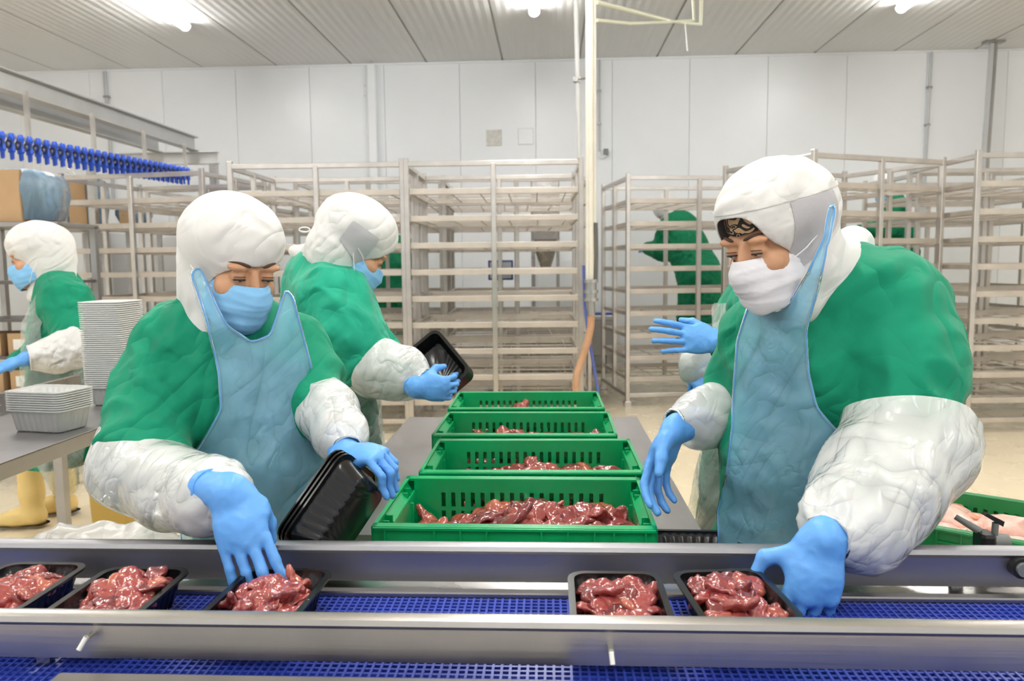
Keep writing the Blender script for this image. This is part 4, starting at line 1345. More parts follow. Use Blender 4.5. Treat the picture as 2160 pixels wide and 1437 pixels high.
mat('elastic', (.86, .86, .86), .7)
mat('glove', (.125, .385, .87), .42, spec=.45, var=(20, .05), bump=(34, .22, .004, (1, 1, 1), 'crease'))
mat('cuff_knit', (.03, .20, .025), .9, bump=(120, .9, .006))
mat('band_black', (.02, .02, .022), .8)
mat('trouser', (.006, .20, .10), .8, var=(7, .08))
film('apron_blue', (.36, .74, 1.0), .60, .2, 9, .018, None, tint=(.62, .90, 1.0))
film('apron_hem', (.22, .56, .95), .85, .25, 9, .01, None, tint=(.5, .8, 1.0))
film('apron_clear', (.86, .90, .88), .36, .22, 9, .05, None, tint=(.92, 1, .97))
film('sleeve_film', (.96, .98, .97), .72, .25, 9, .022, trl=.2, tint=(.95, 1, .98))
mat('sleeve_cloth', (.74, .74, .73), .6, bump=(11, 1, .06, None, 'folds'))
def leopard():
    m = mat('band_leopard', (.02, .016, .014), .8)
    nt = m.node_tree; N = nt.nodes.new; L = nt.links.new
    co = N('ShaderNodeTexCoord'); n = N('ShaderNodeTexNoise'); n.inputs['Scale'].default_value = 30; n.inputs['Detail'].default_value = .5; n.inputs['Distortion'].default_value = 1.2
    L(co.outputs['Object'], n.inputs['Vector'])
    r = N('ShaderNodeValToRGB'); r.color_ramp.interpolation = 'CONSTANT'
    e = r.color_ramp.elements; e[0].color = (.015, .013, .015, 1); e[1].position = .56; e[1].color = (.50, .33, .19, 1)
    q = e.new(.42); q.color = (.50, .33, .19, 1); q = e.new(.46); q.color = (.015, .013, .015, 1)
    L(n.outputs['Fac'], r.inputs[0]); L(r.outputs[0], nt.nodes['Principled BSDF'].inputs['Base Color'])
leopard()

def cam_dir(r, f, u):
    return unit(crt * r + cfw * f + cup * u)
def put(name, V, Q, m, root, parent=None, smooth=True):
    """link a mesh given in world coordinates under a person"""
    o = np.array(root.location)
    if isinstance(Q, list):
        me = newmesh(name, np.asarray(V) - o, Q, m, smooth)
    else:
        me = fastmesh(name, np.asarray(V) - o, Q, m, smooth)
    ob = link(name, me, parent if parent is not None else root)
    return ob
def _rot(a, b_, c):
    return np.array(Matrix.Rotation(a, 3, 'X') @ Matrix.Rotation(b_, 3, 'Y') @ Matrix.Rotation(c, 3, 'Z'), dtype=np.float32)
FR = [_rot(.5, .25, .3), _rot(-.7, .8, .2), _rot(1.2, -.5, .9)]
def folds(off, a1, s1=(9, 9, 5), a2=.004, s2=(26, 26, 15)):
    """broad swelling plus long soft folds in three directions"""
    s1 = np.array(s1, np.float32)
    m = float(s1.mean())
    def fn(P, N):
        r = .55 * a1 * noise3(P * s1 + off)
        for i, R in enumerate(FR):
            q = (P @ R.T) * np.array((1, 1, .22), np.float32) * m * (1.6, 2.3, 1.3)[i] + off + 7 * i
            q = q + .35 * noise3(P * m * .8 + off + i)[:, None]
            w = np.clip(noise3(P * m * .5 + off + 3 * i) * 2.2 + .35, 0, 1)
            r = r + a1 * .65 * w * (ridge(q) - .45)
        return r
    return fn

class Head:
    """frame: x = person's right, y = facing, z = up; origin between the ears at eye height"""
    def __init__(s, o, f, u, sc=1.0):
        s.o = np.array(o, float); f = unit(f); u = unit(np.array(u) - (np.array(u) @ f) * f)
        r = np.cross(f, u)
        s.R = np.stack([r, f, u]); s.sc = sc
    def w(s, p):
        return s.o + s.sc * (np.array(p, float) @ s.R)
    def loc(s, P):
        return ((P - s.o) @ s.R.T) / s.sc
    def ell(s, sh, c, r, k=None, neg=False):
        sh.ell(s.w(c), np.array(r) * s.sc, s.R, k, neg)
    def cone(s, sh, a, b, r1, r2, k=None, flat=None, neg=False):
        sh.cone(s.w(a), s.w(b), r1 * s.sc, r2 * s.sc, flat, k, neg)

def face_shape(h):
    s = Shape(.018 * h.sc)
    h.ell(s, (0, -.012, .045), (.074, .094, .094))
    h.ell(s, (0, .030, -.045), (.056, .062, .082))
    for q in (-1, 1):
        h.ell(s, (q * .036, .058, -.030), (.028, .026, .024))
        h.ell(s, (q * .034, .079, .021), (.026, .014, .009), k=.010)
    h.ell(s, (0, .075, -.10), (.026, .022, .018))
    h.cone(s, (0, .084, .010), (0, .100, -.030), .008, .0115, k=.010)
    h.ell(s, (0, .100, -.034), (.013, .012, .010), k=.008)
    for q in (-1, 1):
        h.ell(s, (q * .013, .096, -.037), (.008, .010, .007), k=.006)
        h.ell(s, (q * .032, .100, .001), (.020, .014, .011), k=.008, neg=True)
        h.ell(s, (q * .0315, .0755, .001), (.0165, .0150, .0135), k=.004)
        h.ell(s, (q * .068, -.012, -.012), (.010, .018, .028), k=.006)
    h.ell(s, (0, .090, -.070), (.024, .012, .008), k=.008)
    h.cone(s, (0, -.02, -.07), (0, -.04, -.14), .046, .042, k=.03)
    return s

def eyes(h, root, body, openness=.35):
    """dark slit, lashes and brows on each eye; lids are lowered"""
    for q in (-1, 1):
        c = np.array((q * .0315, .0755, .001))
        rad = .0152
        # visible sliver of the eyeball below the lid edge
        def arc(el_c, el_side, n=11, span=.95, r=rad):
            out = []
            for i in range(n):
                t = -1 + 2 * i / (n - 1)
                az = t * span
                el = el_c + (el_side - el_c) * t * t
                out.append(c + np.array((math.sin(az) * math.cos(el) * r * 1.08, math.cos(az) * math.cos(el) * r, math.sin(el) * r * .9)))
            return out
        lid = arc(-.30, -.42); low = arc(-.30 - openness, -.46)
        V = [h.w(p) for p in arc(-.30, -.42, r=rad + .0006)] + [h.w(p) for p in arc(-.30 - openness, -.46, r=rad + .0006)]
        n = 11
        e = put('eye', V, [(i, i + 1, n + i + 1, n + i) for i in range(n - 1)], 'eye_white', root, body)
        V = [h.w(p) for p in arc(-.30, -.32, 7, .36, rad + .0010)] + [h.w(p) for p in arc(-.30 - openness * .95, -.36, 7, .36, rad + .0010)]
        put('iris', V, [(i, i + 1, 8 + i, 7 + i) for i in range(6)], 'iris', root, e)
        o = np.array(root.location)
        m = MB(); m.tube([h.w(p) - o for p in arc(-.29, -.40, r=rad + .0012)], [.0008] + [.0019] * 9 + [.0008], 6)
        m.obj('eyelashes', 'lash', root if False else e)
        m = MB(); m.tube([h.w(p) - o for p in arc(.18, .02, r=rad + .0004)], [.0003] + [.0008] * 9 + [.0003], 6)
        m.obj('lid_crease', 'brow', e)
        pts = [np.array((q * (.014 + .040 * t), .0905 - .012 * t * t * 1.7, .0245 + .006 * math.sin(t * 2.4))) for t in np.linspace(0, 1, 8)]
        m = MB(); m.tube([h.w(p) - o for p in pts], [.0018, .0034, .0036, .0034, .003, .0024, .0017, .0008], 8)
        m.obj('eyebrow', 'brow', body, smooth=True)

def mask(h, root, mname, zt=-.013, zb=-.128, flat_w=.088, seed=0, tilt=0.0):
    s = Shape(.02 * h.sc)
    h.ell(s, (0, .034, -.062), (.062, .070, .070))
    h.ell(s, (0, .072, -.046), (.034, .046, .042))
    h.ell(s, (0, .060, -.098), (.036, .036, .028))
    V, Q = surf(s, .0045 * h.sc, off=.006 * h.sc, disp=lambda P, N: .0022 * (ridge(h.loc(P) * np.array((6, 6, 60)) + seed) - .5) + .003 * noise3(h.loc(P) * 30 + seed))
    L = h.loc(V)
    top = zt - 2.2 * L[:, 0] ** 2
    g = np.maximum.reduce([L[:, 2] - top, zb + .35 * (.1 - L[:, 1]) - L[:, 2], .012 - L[:, 1], np.abs(L[:, 0]) - flat_w])
    V, Q = clip(V, Q, g)
    V, T = thicken(V, Q, .0015)
    o = put('face_mask', V, T, mname, root)
    oo = np.array(root.location)
    for q in (-1, 1):
        for z0, z1 in ((-.036, -.008), (-.105, -.030)):
            p = [np.array((q * .062, .040, z0)), np.array((q * .082, .018, (z0 + z1) / 2)), np.array((q * .088, -.012, z1))]
            MB().tube([h.w(v) - oo for v in p], .0013 * h.sc, 6).obj('ear_loop', 'elastic', o)
    return o

def hood(h, root, cap, extra, opening, m='hood_white', amp=.006, seed=0, name='hood', step=.0075, zmax=None):
    """cap: list of (centre, radii) in head frame; extra(shape): world-space drape; opening(L)->g>0 outside"""
    s = Shape(.035 * h.sc)
    for c, r in cap:
        h.ell(s, c, r)
    extra(s)
    V, Q = surf(s, step, disp=folds(seed, amp, (8, 8, 11), amp * .35, (30, 30, 30)))
    g = opening(h.loc(V))
    V, Q = clip(V, Q, g)
    V, T = thicken(V, Q, .0022)
    return put(name, V, T, m, root), s

def face_open(hx, zt, zb, y0=.0, p=3.0, tilt=0.0):
    zc, hz = (zt + zb) / 2, (zt - zb) / 2
    def g(L):
        e = (np.abs(L[:, 0]) / hx) ** p + (np.abs(L[:, 2] - zc - tilt * L[:, 0]) / hz) ** p
        return np.where(L[:, 1] > y0, (1 - e) * .03, -.01)
    return g

def glove(root, wrist, f, n, hand, curls, thumb=(.55, .75, -.25), tcurl=.5, sc=1.0, spread=.06, name='glove', mname='glove', cuff=.065, parent=None, arm=None):
    """five-fingered hand; f = finger direction, n = back of hand, hand = 'R'/'L'"""
    f = unit(f); n = unit(np.array(n) - (np.array(n) @ f) * f)
    s = np.cross(f, n) * (-1 if hand == 'R' else 1)
    W0 = np.array(wrist, float)
    def P(a, b_, c): return W0 + sc * (f * a + s * b_ + n * c)
    S = Shape(.010 * sc)
    ar = -f if arm is None else unit(arm)
    CE = W0 + ar * cuff * sc
    S.cone(CE, W0, .031 * sc, .028 * sc, k=.02)
    S.cone(P(.0, 0, 0), P(.05, .002, 0), .029 * sc, .036 * sc, (n, .52), k=.02)
    S.cone(P(.05, .018, 0), P(.082, .024, .0), .020 * sc, .0145 * sc, (n, .7), k=.015)
    S.cone(P(.05, .0, .001), P(.084, .004, .002), .021 * sc, .0145 * sc, (n, .7), k=.015)
    S.cone(P(.045, -.016, 0), P(.076, -.026, -.002), .020 * sc, .0135 * sc, (n, .7), k=.015)
    S.cone(P(.012, .02, -.008), P(.045, .034, -.010), .019 * sc, .014 * sc, k=.015)
    base = [(.084, .0310, -.001), (.088, .0105, .002), (.084, -.0105, .0), (.076, -.0305, -.003)]
    lens = [(.040, .025, .021), (.044, .028, .022), (.041, .026, .021), (.032, .020, .018)]
    rad = [.0090, .0094, .0089, .0080]
    for i in range(4):
        p = P(*base[i]); d = unit(f + s * spread * (1.5 - i))
        rr = rad[i] * sc
        for j in range(3):
            a = curls[i][j]
            ax = s
            d = unit(d * math.cos(a) - np.cross(np.cross(d, n) / (np.linalg.norm(np.cross(d, n)) + 1e-9), d) * 0 + (-(n - (n @ d) * d) / (np.linalg.norm(n - (n @ d) * d) + 1e-9)) * math.sin(a)) if abs(n @ d) < .97 else unit(d * math.cos(a) - f * math.sin(a) * np.sign(-(n @ d)) * -1)
            q = p + d * lens[i][j] * sc
            S.cone(p, q, rr, rr * .94, k=.003 * sc)
            p = q; rr *= .93
            nn = n
    tp = P(.030, .036, -.010)
    d = unit(f * thumb[0] + s * thumb[1] + n * thumb[2])
    q = tp + d * .040 * sc
    S.cone(tp, q, .0135 * sc, .0118 * sc, k=.010 * sc)
    d2 = unit(d * math.cos(tcurl) + (f * .8 - s * .6) * math.sin(tcurl))
    S.cone(q, q + d2 * .030 * sc, .0115 * sc, .0088 * sc, k=.005 * sc)
    off = RNG.uniform(0, 40)
    V, Q = surf(S, .0030 * sc, disp=lambda Pp, N: .0011 * (ridge(Pp * 42 + off) - .5), it=1)
    o = put(name, V, Q, mname, root, parent)
    if cuff:
        a = unit(np.cross(ar, n)); b_ = np.cross(a, ar)
        ring = [CE - ar * .012 - np.array(root.location) + sc * (a * math.cos(t) * .0315 + b_ * math.sin(t) * .0315) for t in np.linspace(0, 2 * math.pi, 21)]
        MB().tube(ring, .0022 * sc, 6, False).obj('cuff_bead', mname, o, smooth=True)
    return o

def film_sleeve(root, pts, rad, m='sleeve_film', seed=0, amp=.009, name='sleeve_cover', step=.008, k=.03, gather=True, open1=True):
    s = Shape(k)
    s.chain(pts, rad)
    P = [np.array(p) for p in pts]
    a0, a1 = unit(P[1] - P[0]), unit(P[-1] - P[-2])
    V, Q = surf(s, step, disp=folds(seed, amp, (8, 8, 8), amp * .25, (26, 26, 26)))
    # open at both ends
    g0 = (P[0] - V) @ a0 - rad[0] * .1
    g0 = np.where(np.linalg.norm(V - P[0], axis=1) < rad[0] * 1.6, g0, -1)
    g1 = (V - P[-1]) @ a1 - rad[-1] * .1
    g1 = np.where(np.linalg.norm(V - P[-1], axis=1) < rad[-1] * 1.9, g1, -1)
    V, Q = clip(V, Q, np.maximum(g0, g1) if open1 else g0)
    o = put(name, V, Q, m, root)
    if gather:
        a = unit(np.cross(a1, (0.3, .2, 1))); b_ = np.cross(a1, a)
        oo = np.array(root.location)
        ring = [P[-1] - oo + (a * math.cos(t) + b_ * math.sin(t)) * (rad[-1] * (1 + .02 * math.sin(9 * t))) for t in np.linspace(0, 2 * math.pi, 41)]
        MB().tube(ring, .0035, 6, False).obj('elastic_cuff', m, o, smooth=True)
    return o

def apron(root, shape, poly, m, off=.010, seed=0, step=.009, amp=.010, edge=True, name='apron', ymin=None):
    V, Q = surf(shape, step, off=off, disp=folds(seed, amp, (7, 7, 3.2), amp * .4, (30, 30, 9)))
    N = vnormals(V, Q)
    x, y, d = proj(V)
    g = polysd(poly, x, y) * 1.0
    g = g + 2.0 * noise3(V * 14)
    face = (N * unit3(CAM - V)).sum(1)
    g = np.maximum(g, (-.02 - face) * 400)
    V, Q = clip(V, Q, g)
    o = put(name, V, Q, m, root)
    if m == 'apron_blue':
        # rolled hem along the cut edge
        E = {}
        for f in Q:
            for i in range(3):
                E[(int(f[i]), int(f[(i + 1) % 3]))] = 1
        nxt = {a: c for (a, c) in E if (c, a) not in E}
        oo = np.array(root.location)
        mb = MB()
        while nxt:
            a = next(iter(nxt)); loop = [a]
            while a in nxt:
                a = nxt.pop(a); loop.append(a)
            if len(loop) > 60:
                P = V[loop] - oo
                for _ in range(6):
                    P[1:-1] = (P[:-2] + 2 * P[1:-1] + P[2:]) / 4
                keep = [P[0]]
                for p in P[1:]:
                    if np.linalg.norm(p - keep[-1]) > .007: keep.append(p)
                mb.tube(keep, .0035, 6, False)
        if mb.V: mb.obj('apron_hem', 'apron_hem', o, smooth=True)
    return o
def unit3(A):
    return A / np.linalg.norm(A, axis=1)[:, None]

def inner_body(root, h, joints, name='body'):
    """skin figure: detailed head joined to a plain body hidden under the clothes"""
    V1, Q1 = surf(face_shape(h), .0042 * h.sc)
    s = Shape(.04)
    J = joints
    s.chain([h.w((0, -.03, -.13)), J['chest'], J['belly'], J['hip']], [.04, .085, .085, .09])
    for q in ('l', 'r'):
        if 'sh' + q in J:
            s.chain([J['chest'], J['sh' + q], J['el' + q], J['wr' + q]], [.06, .045, .034, .022])
    for q in (-1, 1):
        a = J['hip'] + J['right'] * .075 * q
        ft = J['feet'][(q + 1) // 2] if 'feet' in J else a
        kn = np.array((ft[0], ft[1], .48)); an = np.array((ft[0], ft[1], .08))
        s.chain([a, kn, an], [.06, .05, .04])
        s.cone(an, an + J['fwd'] * .12 - np.array((0, 0, .045)), .04, .03)
    V2, Q2 = surf(s, .016)
    V = np.concatenate([V1, V2]); Q = np.concatenate([Q1, Q2 + len(V1)])
    return put(name, V, Q, 'skin', root)
def boots(root, J, mname='boot_yellow', top=.36, pts=None):
    for q in (-1, 1):
        a = J['hip'] + J['right'] * .09 * q if pts is None else np.array(pts[(q + 1) // 2])
        fw = J['fwd']
        s = Shape(.03)
        s.chain([(a[0], a[1], top), (a[0], a[1], .2), (a[0], a[1], .09)], [.074, .062, .056])
        A = np.array((a[0], a[1], .06)); B = A + fw * .15 + np.array((0, 0, -.008))
        s.cone(A - fw * .02, A + fw * .08, .052, .050); s.cone(A + fw * .08, B, .048, .040)
        V, Q = surf(s, .009)
        V[:, 2] = np.maximum(V[:, 2], .012)
        o = put('boot', V, Q, mname, root)
        sole = Shape(.02)
        sole.chain([A - fw * .03, A + fw * .07, B + fw * .005], [.053, .047, .042])
        V, Q = surf(sole, .009)
        V[:, 2] = np.where(V[:, 2] > .022, .022 + .0 * V[:, 2], np.maximum(.001, V[:, 2]))
        put('sole', V, Q, 'boot_sole', root, o)

def gown(root, shape, m, seed=0, amp=.017, step=.0095, zlo=.42, name='gown', s1=(6.5, 6.5, 4.5), cut=None):
    V, Q = surf(shape, step, disp=folds(seed, amp, s1, amp * .3, (25, 25, 14)))
    g = zlo - V[:, 2]
    if cut is not None:
        g = np.maximum(g, cut(V))
    V, Q = clip(V, Q, g)
    return put(name, V, Q, m, root)

# ---------------------------------------------------------------- worker at the left: white cap, blue mask, blue apron
def J2(**k): return k
def person(label, foot, group='line workers in green gowns'):
    return thing('person', label, 'person', (foot[0], foot[1], 0), 0, group)
TRAY_SCALE = 1.0
def P1():
    hip = pt(560, 1110, 1.82)
    root = person('person in white cap, blue face mask and blue film apron reaching over the trays', hip)
    h = Head(pt(494, 558, 1.70), cam_dir(.68, -.60, -.38), cam_dir(.10, -.15, 1), 1.03)
    fw = cam_dir(.45, -.85, 0); fw[2] = 0; fw = unit(fw); rt = np.cross(fw, (0, 0, 1))
    J = J2(chest=pt(500, 800, 1.80), belly=pt(545, 960, 1.82), hip=hip, fwd=fw, right=rt,
           shr=pt(345, 745, 1.78), elr=pt(300, 950, 1.64), wrr=pt(500, 1060, 1.45),
           shl=pt(625, 745, 1.86), ell=pt(665, 850, 1.78), wrl=pt(742, 945, 1.64))
    body = inner_body(root, h, J)
    eyes(h, root, body)
    mask(h, root, 'mask_blue', seed=3)
    # torso and green gown
    T = Shape(.05)
    T.cone(pt(495, 715, 1.79), pt(505, 800, 1.80), .115, .150, (fw, .78))
    T.cone(pt(505, 800, 1.80), pt(550, 980, 1.83), .155, .150, (fw, .85))
    T.cone(pt(550, 980, 1.83), pt(575, 1180, 1.86), .150, .165, (fw, .88))
    T.cone(pt(575, 1180, 1.86), np.array((hip[0], hip[1], .40)), .165, .19, (fw, .85))
    G = Shape(.045); G.p = list(T.p)
    G.cone(pt(440, 705, 1.77), pt(360, 738, 1.77), .075, .088)
    G.chain([pt(360, 740, 1.77), pt(326, 850, 1.70), pt(306, 945, 1.63)], [.086, .084, .080])
    G.cone(pt(296, 945, 1.63), pt(420, 1030, 1.54), .060, .048)
    G.cone(pt(560, 720, 1.84), pt(622, 745, 1.86), .07, .08)
    G.chain([pt(622, 745, 1.86), pt(650, 810, 1.83), pt(668, 860, 1.78)], [.080, .070, .062])
    G.cone(pt(668, 860, 1.78), pt(705, 905, 1.72), .05, .034)
    G.cone(pt(470, 665, 1.77), pt(480, 700, 1.78), .075, .10)
    gown(root, G, 'gown_green', 5)
    # hood: tight cap, cheeks and neck drape
    def drape(s):
        s.cone(h.w((0, -.03, -.05)), h.w((0, .0, -.125)), .082, .072)
        s.cone(h.w((0, -.045, -.08)), pt(462, 690, 1.79), .075, .075)
        s.cone(h.w((.045, -.07, -.03)), pt(412, 650, 1.76), .035, .028)
    ho, hs = hood(h, root, [((0, -.018, .052), (.100, .114, .096)), ((0, -.055, .035), (.088, .088, .088))], drape, face_open(.062, .026, -.16, .0, 3.2, -.05), seed=12, amp=.0045)
    # apron over torso and neck
    A = Shape(.05); A.p = list(T.p)
    A.cone(h.w((0, -.03, -.10)), pt(470, 690, 1.78), .082, .09)
    A.cone(pt(455, 690, 1.75), pt(560, 700, 1.80), .07, .07)
    A.cone(h.w((.05, -.06, -.02)), pt(440, 660, 1.72), .03, .04)
    A.cone(pt(600, 640, 1.80), pt(620, 760, 1.82), .03, .05)
    A.cone(pt(556, 705, 1.74), pt(604, 632, 1.76), .05, .03)
    A.cone(pt(412, 588, 1.64), pt(440, 680, 1.65), .012, .03)
    poly = [(402, 580), (412, 562), (424, 566), (438, 598), (452, 640), (480, 690), (530, 724), (572, 708), (592, 640), (604, 606), (618, 622), (634, 690), (656, 775), (668, 860), (690, 950), (692, 1050), (650, 1160), (640, 1330), (400, 1330), (372, 1010), (425, 935), (468, 865), (462, 790), (440, 690), (416, 612)]
    apron(root, A, poly, 'apron_blue', .022, 4)
    # plastic sleeves and gloves
    film_sleeve(root, [pt(296, 930, 1.66), pt(285, 985, 1.62), pt(365, 1030, 1.55), pt(450, 1050, 1.45), pt(492, 1050, 1.385)], [.084, .088, .080, .066, .034], seed=8)
    film_sleeve(root, [pt(665, 838, 1.80), pt(690, 870, 1.76), pt(720, 920, 1.68), pt(733, 948, 1.63)], [.060, .066, .056, .031], seed=18)
    glove(root, pt(484, 1042, 1.37), cam_dir(.40, -.30, -.88), cam_dir(.05, -.80, .45), 'R', arm=pt(390, 1020, 1.46) - pt(484, 1042, 1.37), curls=[(.05, .1, .15), (.05, .12, .15), (.12, .3, .3), (.12, .2, .2)], thumb=(.9, .05, -.9), sc=1.12, spread=.05)
    glove(root, pt(728, 955, 1.62), cam_dir(.80, -.40, .0), cam_dir(.25, -.35, .9), 'L', arm=pt(690, 880, 1.75) - pt(728, 955, 1.62), curls=[(.8, .9, .5), (.85, 1.0, .5), (.85, 1.0, .5), (.8, 1.0, .5)], thumb=(.6, .4, -.9), tcurl=.3, sc=1.0)
    boots(root, J)
P1()
# black trays she holds against her apron
def place_axes(o, pos, y, z):
    y = unit(y); z = unit(np.array(z) - (np.array(z) @ y) * y); x = np.cross(y, z)
    o.matrix_world = Matrix(((x[0], y[0], z[0], pos[0]), (x[1], y[1], z[1], pos[1]), (x[2], y[2], z[2], pos[2]), (0, 0, 0, 1)))
ty, tz = cam_dir(-.52, -.30, -.80), cam_dir(-.72, .45, .30)
tb = pt(742, 1098, 1.52)
tz_ = unit(tz - (tz @ ty) * ty)
for i in range(3):
    o = link('food_tray', tray_me, None, None, None, ['black tray with its ribbed base outermost, held under the capped worker\'s hand', 'black tray nested second in the bundle held by the capped worker', 'black tray innermost in the bundle held by the capped worker'][i], 'tray', 'black trays held by the capped worker')
    place_axes(o, tb + tz_ * .010 * i, ty, tz)

# ---------------------------------------------------------------- worker at the right: white hood, white mask, leopard headband
def P3():
    hip = pt(1660, 1120, 1.78)
    root = person('person in white hood, leopard headband and white mask packing at the right', hip)
    h = Head(pt(1634, 500, 1.57), cam_dir(-.82, -.42, -.40), cam_dir(-.30, -.20, .93), 1.05)
    fw = cam_dir(-.75, -.66, 0); fw[2] = 0; fw = unit(fw); rt = np.cross(fw, (0, 0, 1))
    J = J2(chest=pt(1700, 760, 1.72), belly=pt(1670, 950, 1.74), hip=hip, fwd=fw, right=rt,
           shl=pt(1880, 660, 1.66), ell=pt(1915, 920, 1.54), wrl=pt(1752, 1110, 1.34),
           shr=pt(1590, 700, 1.80), elr=pt(1540, 860, 1.84), wrr=pt(1435, 895, 1.76))
    body = inner_body(root, h, J)
    eyes(h, root, body)
    mask(h, root, 'mask_white', seed=13, zt=-.010)
    T = Shape(.05)
    T.cone(pt(1725, 640, 1.70), pt(1705, 770, 1.72), .115, .155, (fw, .85))
    T.cone(pt(1705, 770, 1.72), pt(1672, 960, 1.75), .160, .150, (fw, .9))
    T.cone(pt(1672, 960, 1.75), pt(1665, 1170, 1.79), .150, .165, (fw, .9))
    T.cone(pt(1665, 1170, 1.79), np.array((hip[0], hip[1], .40)), .165, .19, (fw, .85))
    G = Shape(.05); G.p = list(T.p)
    G.cone(pt(1740, 625, 1.68), pt(1865, 650, 1.66), .090, .115)
    G.cone(pt(1790, 585, 1.72), pt(1860, 640, 1.70), .085, .11)
    G.chain([pt(1872, 660, 1.65), pt(1905, 770, 1.60), pt(1915, 905, 1.54)], [.118, .110, .096])
    G.cone(pt(1915, 905, 1.54), pt(1800, 1060, 1.42), .075, .055)
    G.cone(pt(1640, 670, 1.75), pt(1592, 715, 1.80), .08, .075)
    G.chain([pt(1592, 715, 1.80), pt(1556, 800, 1.84), pt(1545, 860, 1.84)], [.075, .062, .055])
    G.cone(pt(1545, 860, 1.84), pt(1490, 884, 1.81), .045, .030)
    G.cone(pt(1690, 618, 1.66), pt(1720, 640, 1.68), .075, .11)
    gown(root, G, 'gown_green', 25)
    # chest pocket edge is stitched on the gown
    def drape(s):
        s.cone(h.w((0, -.03, -.05)), h.w((0, .0, -.120)), .080, .066)
        s.cone(h.w((0, -.05, -.06)), pt(1745, 585, 1.67), .08, .085)
        s.cone(pt(1745, 560, 1.67), pt(1800, 520, 1.72), .05, .045)
        s.cone(h.w((0, .03, -.10)), pt(1655, 640, 1.62), .05, .03)
    op = face_open(.060, .072, -.15, -.0, 3.2, 0)
    ho, hs = hood(h, root, [((0, -.012, .052), (.100, .116, .095)), ((0, -.06, .035), (.090, .092, .088))], drape, op, seed=32, amp=.0045)
    # mesh panel at the temple, seam of the brim
    V, Q = surf(hs, .0075, off=.0015, disp=folds(32, .0045, (8, 8, 11), .0016, (30, 30, 30)))
    L = h.loc(V)
    g = np.maximum.reduce([L[:, 2] - (.066 + .1 * L[:, 1]), (.00 - .55 * (L[:, 1] + .02)) - L[:, 2] - .035, L[:, 1] - .035, -.075 - L[:, 1], L[:, 0] + .03])
    V2, Q2 = clip(V, Q, g)
    put('mesh_panel', V2, Q2, 'hood_mesh', root, ho)
    V, Q = surf(hs, .0075, off=.0022, disp=folds(32, .0045, (8, 8, 11), .0016, (30, 30, 30)))
    L = h.loc(V)
    g = np.abs(L[:, 2] - (.073 + .1 * L[:, 1])) - .0045
    V2, Q2 = clip(V, Q, g)
    put('brim_seam', V2, Q2, 'hood_white', root, ho)
    # leopard headband under the brim
    s = Shape(.018)
    h.ell(s, (0, -.010, .045), (.079, .099, .098))
    V, Q = surf(s, .006)
    L = h.loc(V)
    V, Q = clip(V, Q, np.maximum.reduce([.032 - L[:, 2] + .12 * np.abs(L[:, 0]), L[:, 2] - .09, .0 - L[:, 1]]))
    V, Tt = thicken(V, Q, .002)
    put('headband', V, Tt, 'band_leopard', root)
    A = Shape(.05); A.p = list(T.p)
    A.cone(pt(1700, 620, 1.62), pt(1690, 700, 1.64), .06, .08)
    A.cone(pt(1756, 430, 1.48), pt(1738, 540, 1.49), .020, .025)
    A.cone(pt(1736, 540, 1.50), pt(1705, 640, 1.55), .02, .03)
    A.cone(pt(1610, 620, 1.72), pt(1590, 720, 1.75), .04, .06)
    poly = [(1600, 592), (1580, 640), (1556, 720), (1549, 800), (1546, 900), (1532, 1000), (1514, 1080), (1520, 1330), (1810, 1330), (1830, 960), (1760, 905), (1722, 860), (1706, 790), (1700, 700), (1726, 600), (1752, 500), (1764, 424), (1748, 432), (1738, 500), (1704, 575), (1668, 635), (1645, 655), (1618, 655), (1600, 630)]
    apron(root, A, poly, 'apron_blue', .022, 24)
    film_sleeve(root, [pt(1912, 890, 1.55), pt(1915, 945, 1.53), pt(1850, 1030, 1.46), pt(1795, 1105, 1.38), pt(1746, 1134, 1.318)], [.120, .118, .110, .088, .037], seed=38, amp=.012)
    film_sleeve(root, [pt(1555, 820, 1.86), pt(1540, 860, 1.84), pt(1480, 885, 1.80), pt(1422, 893, 1.755)], [.068, .074, .066, .031], seed=48)
    glove(root, pt(1738, 1140, 1.31), cam_dir(-.30, -.20, -.93), cam_dir(-.05, -.88, .40), 'L', arm=pt(1840, 1040, 1.44) - pt(1738, 1140, 1.31), curls=[(.0, .08, .05), (.3, .6, .4), (.5, .8, .5), (.6, .9, .5)], thumb=(.45, .85, -.15), tcurl=.75, sc=1.16, spread=.05)
    glove(root, pt(1425, 905, 1.75), cam_dir(-.45, -.05, -.88), cam_dir(-.60, .68, .35), 'R', arm=pt(1500, 885, 1.8) - pt(1425, 905, 1.75), curls=[(.3, .4, .3), (.35, .45, .3), (.4, .45, .3), (.4, .45, .3)], thumb=(.85, .25, -.45), tcurl=.15, sc=1.14, spread=.07)
    boots(root, J)
P3()

